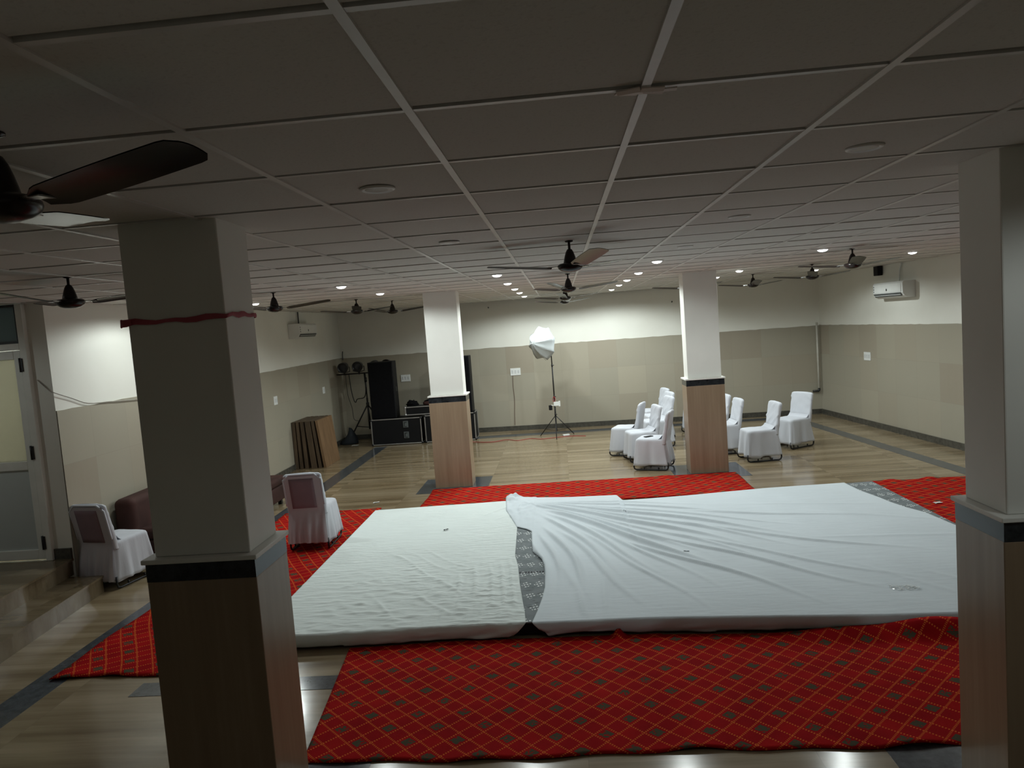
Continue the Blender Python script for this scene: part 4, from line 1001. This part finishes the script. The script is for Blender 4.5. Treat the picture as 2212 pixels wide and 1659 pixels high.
# ------------------------------------------------------------------ wall fittings
def wallplate(name, wall, p, w_, h_, lab, holes=1):
    """wall = rotation so that local -y points into the room"""
    o = thing(name, lab, 'switch plate', p, wall, 'white switch plates')
    m = MB(); m.box(-w_ / 2, w_ / 2, -0.012, 0.0, -h_ / 2, h_ / 2); m.build('plate', WPLAST, o, bevel=0.003)
    n = max(1, holes)
    for k in range(n):
        m = MB(); x = (k - (n - 1) / 2) * w_ / n * 0.9; m.box(x - 0.018, x + 0.018, -0.016, -0.012, -h_ * 0.22, h_ * 0.22); m.build('switch', plain('grey_switch', (0.55, 0.56, 0.56), 0.4), o)
    return o
ab = math.atan(-0.0594); arr = math.atan2(-1, 0.0902)   # wall directions
def backp(x, z, o=0.013): return (x, back_y(x) - o, z)
def rightp(y, z, o=0.013): return (right_x(y) - o, y, z)
RZR = math.atan2(-1, 0.0902) ; RZR = RAD(-90) + math.atan(0.0902)
RZL = RAD(90)
wallplate('switch_board', ab, backp(-1.035, 1.33), 0.23, 0.16, 'white socket board with a hanging wire on the back wall, left of the umbrella', 3)
wallplate('switch_board', ab, backp(-3.57, 1.35), 0.22, 0.155, 'pale socket board on the back wall right of the left tower speaker', 3)
wallplate('switch_board', RZR, rightp(13.85, 1.31), 0.235, 0.155, 'white switch board on the right wall below the air conditioner', 3)
wallplate('switch_board', RZL, (LEFT + 0.013, 12.35, 1.36), 0.15, 0.15, 'white switch board on the left wall just right of the near left column', 2)
wallplate('switch_board', RZL, (LEFT + 0.013, 14.95, 1.30), 0.13, 0.14, 'small white switch board on the left wall behind the leaning boards', 1)
cable('wire', [backp(-1.10, 1.25, 0.025), backp(-1.11, 1.0, 0.022), backp(-1.10, 0.7, 0.022), backp(-1.12, 0.4, 0.022), backp(-1.13, 0.13, 0.04)], 0.006, plain('brown_wire', (0.12, 0.07, 0.05), 0.6), 'thin brown wire hanging from the back wall socket board', 'wire')
def aircon(p, rz, L_, Hh, lab):
    a = thing('air_conditioner', lab, 'air conditioner', p, rz, 'wall air conditioners')
    prof = [(0.0, 0.0), (-0.13, 0.0), (-0.185, 0.035), (-0.215, 0.085), (-0.22, Hh - 0.03), (-0.195, Hh), (0.0, Hh)]
    m = MB(); h = L_ / 2
    m.loft([[(x, y, z) for y, z in prof] for x in (-h, -h + 0.01, h - 0.01, h)], smooth=False); m.build('casing', WPLAST, a, bevel=0.006)
    m = MB()
    m.v += [(-h + 0.03, -0.221, 0.088), (h - 0.06, -0.221, 0.088), (h - 0.06, -0.19, 0.034), (-h + 0.03, -0.19, 0.034)]; m.f.append((3, 2, 1, 0)); m.sm.append(False)
    o = m.build('outlet_slot', GPLAST, a); s = o.modifiers.new('t', 'SOLIDIFY'); s.thickness = 0.006; s.offset = 1
    m = MB(); m.box(-h + 0.04, h - 0.07, -0.216, -0.205, 0.05, 0.058); m.build('louvre', WPLAST, o)
    m = MB(); m.box(-h + 0.012, h - 0.05, -0.2235, -0.218, 0.10, Hh - 0.03); fp = m.build('front_panel', WPLAST, a, bevel=0.004)
    m = MB(); m.lathe([(0.017, 0), (0.017, 0.003), (0.001, 0.0035)], 14, T=Matrix.Translation((-0.02, -0.2235, Hh * 0.5 + 0.01)) @ Matrix.Rotation(RAD(90), 4, 'X') @ Matrix.Scale(1.25, 4, (0, 1, 0))); m.build('badge', BLACKM, fp)
    m = MB()
    for k in range(3): m.box(-h + 0.028, -h + 0.048, -0.2265, -0.2235, Hh * 0.42 + k * 0.04, Hh * 0.42 + k * 0.04 + 0.022)
    m.build('indicator', GPLAST, fp)
    return a
aircon(rightp(12.74, 2.35, 0.0), RZR, 0.92, 0.275, 'white split air conditioner high on the right wall')
aircon((LEFT, 13.80, 2.415), RZL, 0.98, 0.285, 'white split air conditioner high on the left wall')
cable('pipe', [rightp(12.62, CEIL, 0.03), rightp(12.68, 2.8, 0.03), rightp(12.66, 2.62, 0.05)], 0.014, WPLAST, 'thin drain pipe rising from the right air conditioner to the ceiling', 'pipe')
cable('pipe', [(LEFT + 0.03, 13.82, CEIL), (LEFT + 0.03, 13.82, 2.69)], 0.013, GPLAST, 'thin dark pipe rising from the left air conditioner to the ceiling', 'pipe')
sp_ = thing('wall_speaker', 'small black speaker near the ceiling on the right wall', 'speaker', rightp(13.30, 2.765, 0.0), RZR)
m = MB(); m.box(-0.07, 0.07, -0.11, -0.02, 0, 0.165); m.build('cabinet', BLACKL, sp_, bevel=0.006)
m = MB(); m.box(-0.03, 0.03, -0.03, 0.0, 0.06, 0.11); m.build('bracket', BLACKM, sp_)
pp = thing('drain_pipe', 'white vertical drain pipe in the far right corner', 'pipe', (right_x(15.55) - 0.26, back_y(5.2) - 0.035, 0))
pp.location = (xr - 0.085, back_y(xr) - 0.075, 0)
m = MB(); m.tube([(0, 0, 0.56), (0, 0, 1.96)], 0.022, 10); m.build('pipe', plain('aged_white_pipe', (0.5, 0.48, 0.42), 0.5), pp)
m = MB(); m.tube([(0.0, 0, 0.56), (0, 0, 0.52), (-0.02, -0.0, 0.50), (-0.13, 0.0, 0.50)], 0.026, 10); m.build('elbow', BLACKM, pp)
cable('wire', [(-5.20, DOOR_Y - 0.012, 2.17), (-5.09, DOOR_Y - 0.015, 2.06), (LEFT + 0.02, DOOR_Y - 0.012, 2.03), (LEFT + 0.02, 7.1, 1.95), (LEFT + 0.02, 7.35, 1.87), (LEFT + 0.025, 7.7, 1.85), (LEFT + 0.025, 8.0, 1.83), (LEFT + 0.025, 8.6, 1.80)], 0.005, plain('grey_wire', (0.30, 0.28, 0.24), 0.6), 'loose grey wire across the left wall above the sofa', 'wire')
for x, z, lab in ((-1.538, 2.80, 'small dark hook on the back wall, beside the far left column'), (2.481, 2.62, 'small dark hook on the back wall, beside the far right column')):
    m = MB(); m.tube([(0, 0, 0), (0, -0.03, 0), (0, -0.04, 0.02)], 0.012, 8); tag(m.build('wall_hook', GPLAST, loc=(x, back_y(x), z)), lab, 'hook')
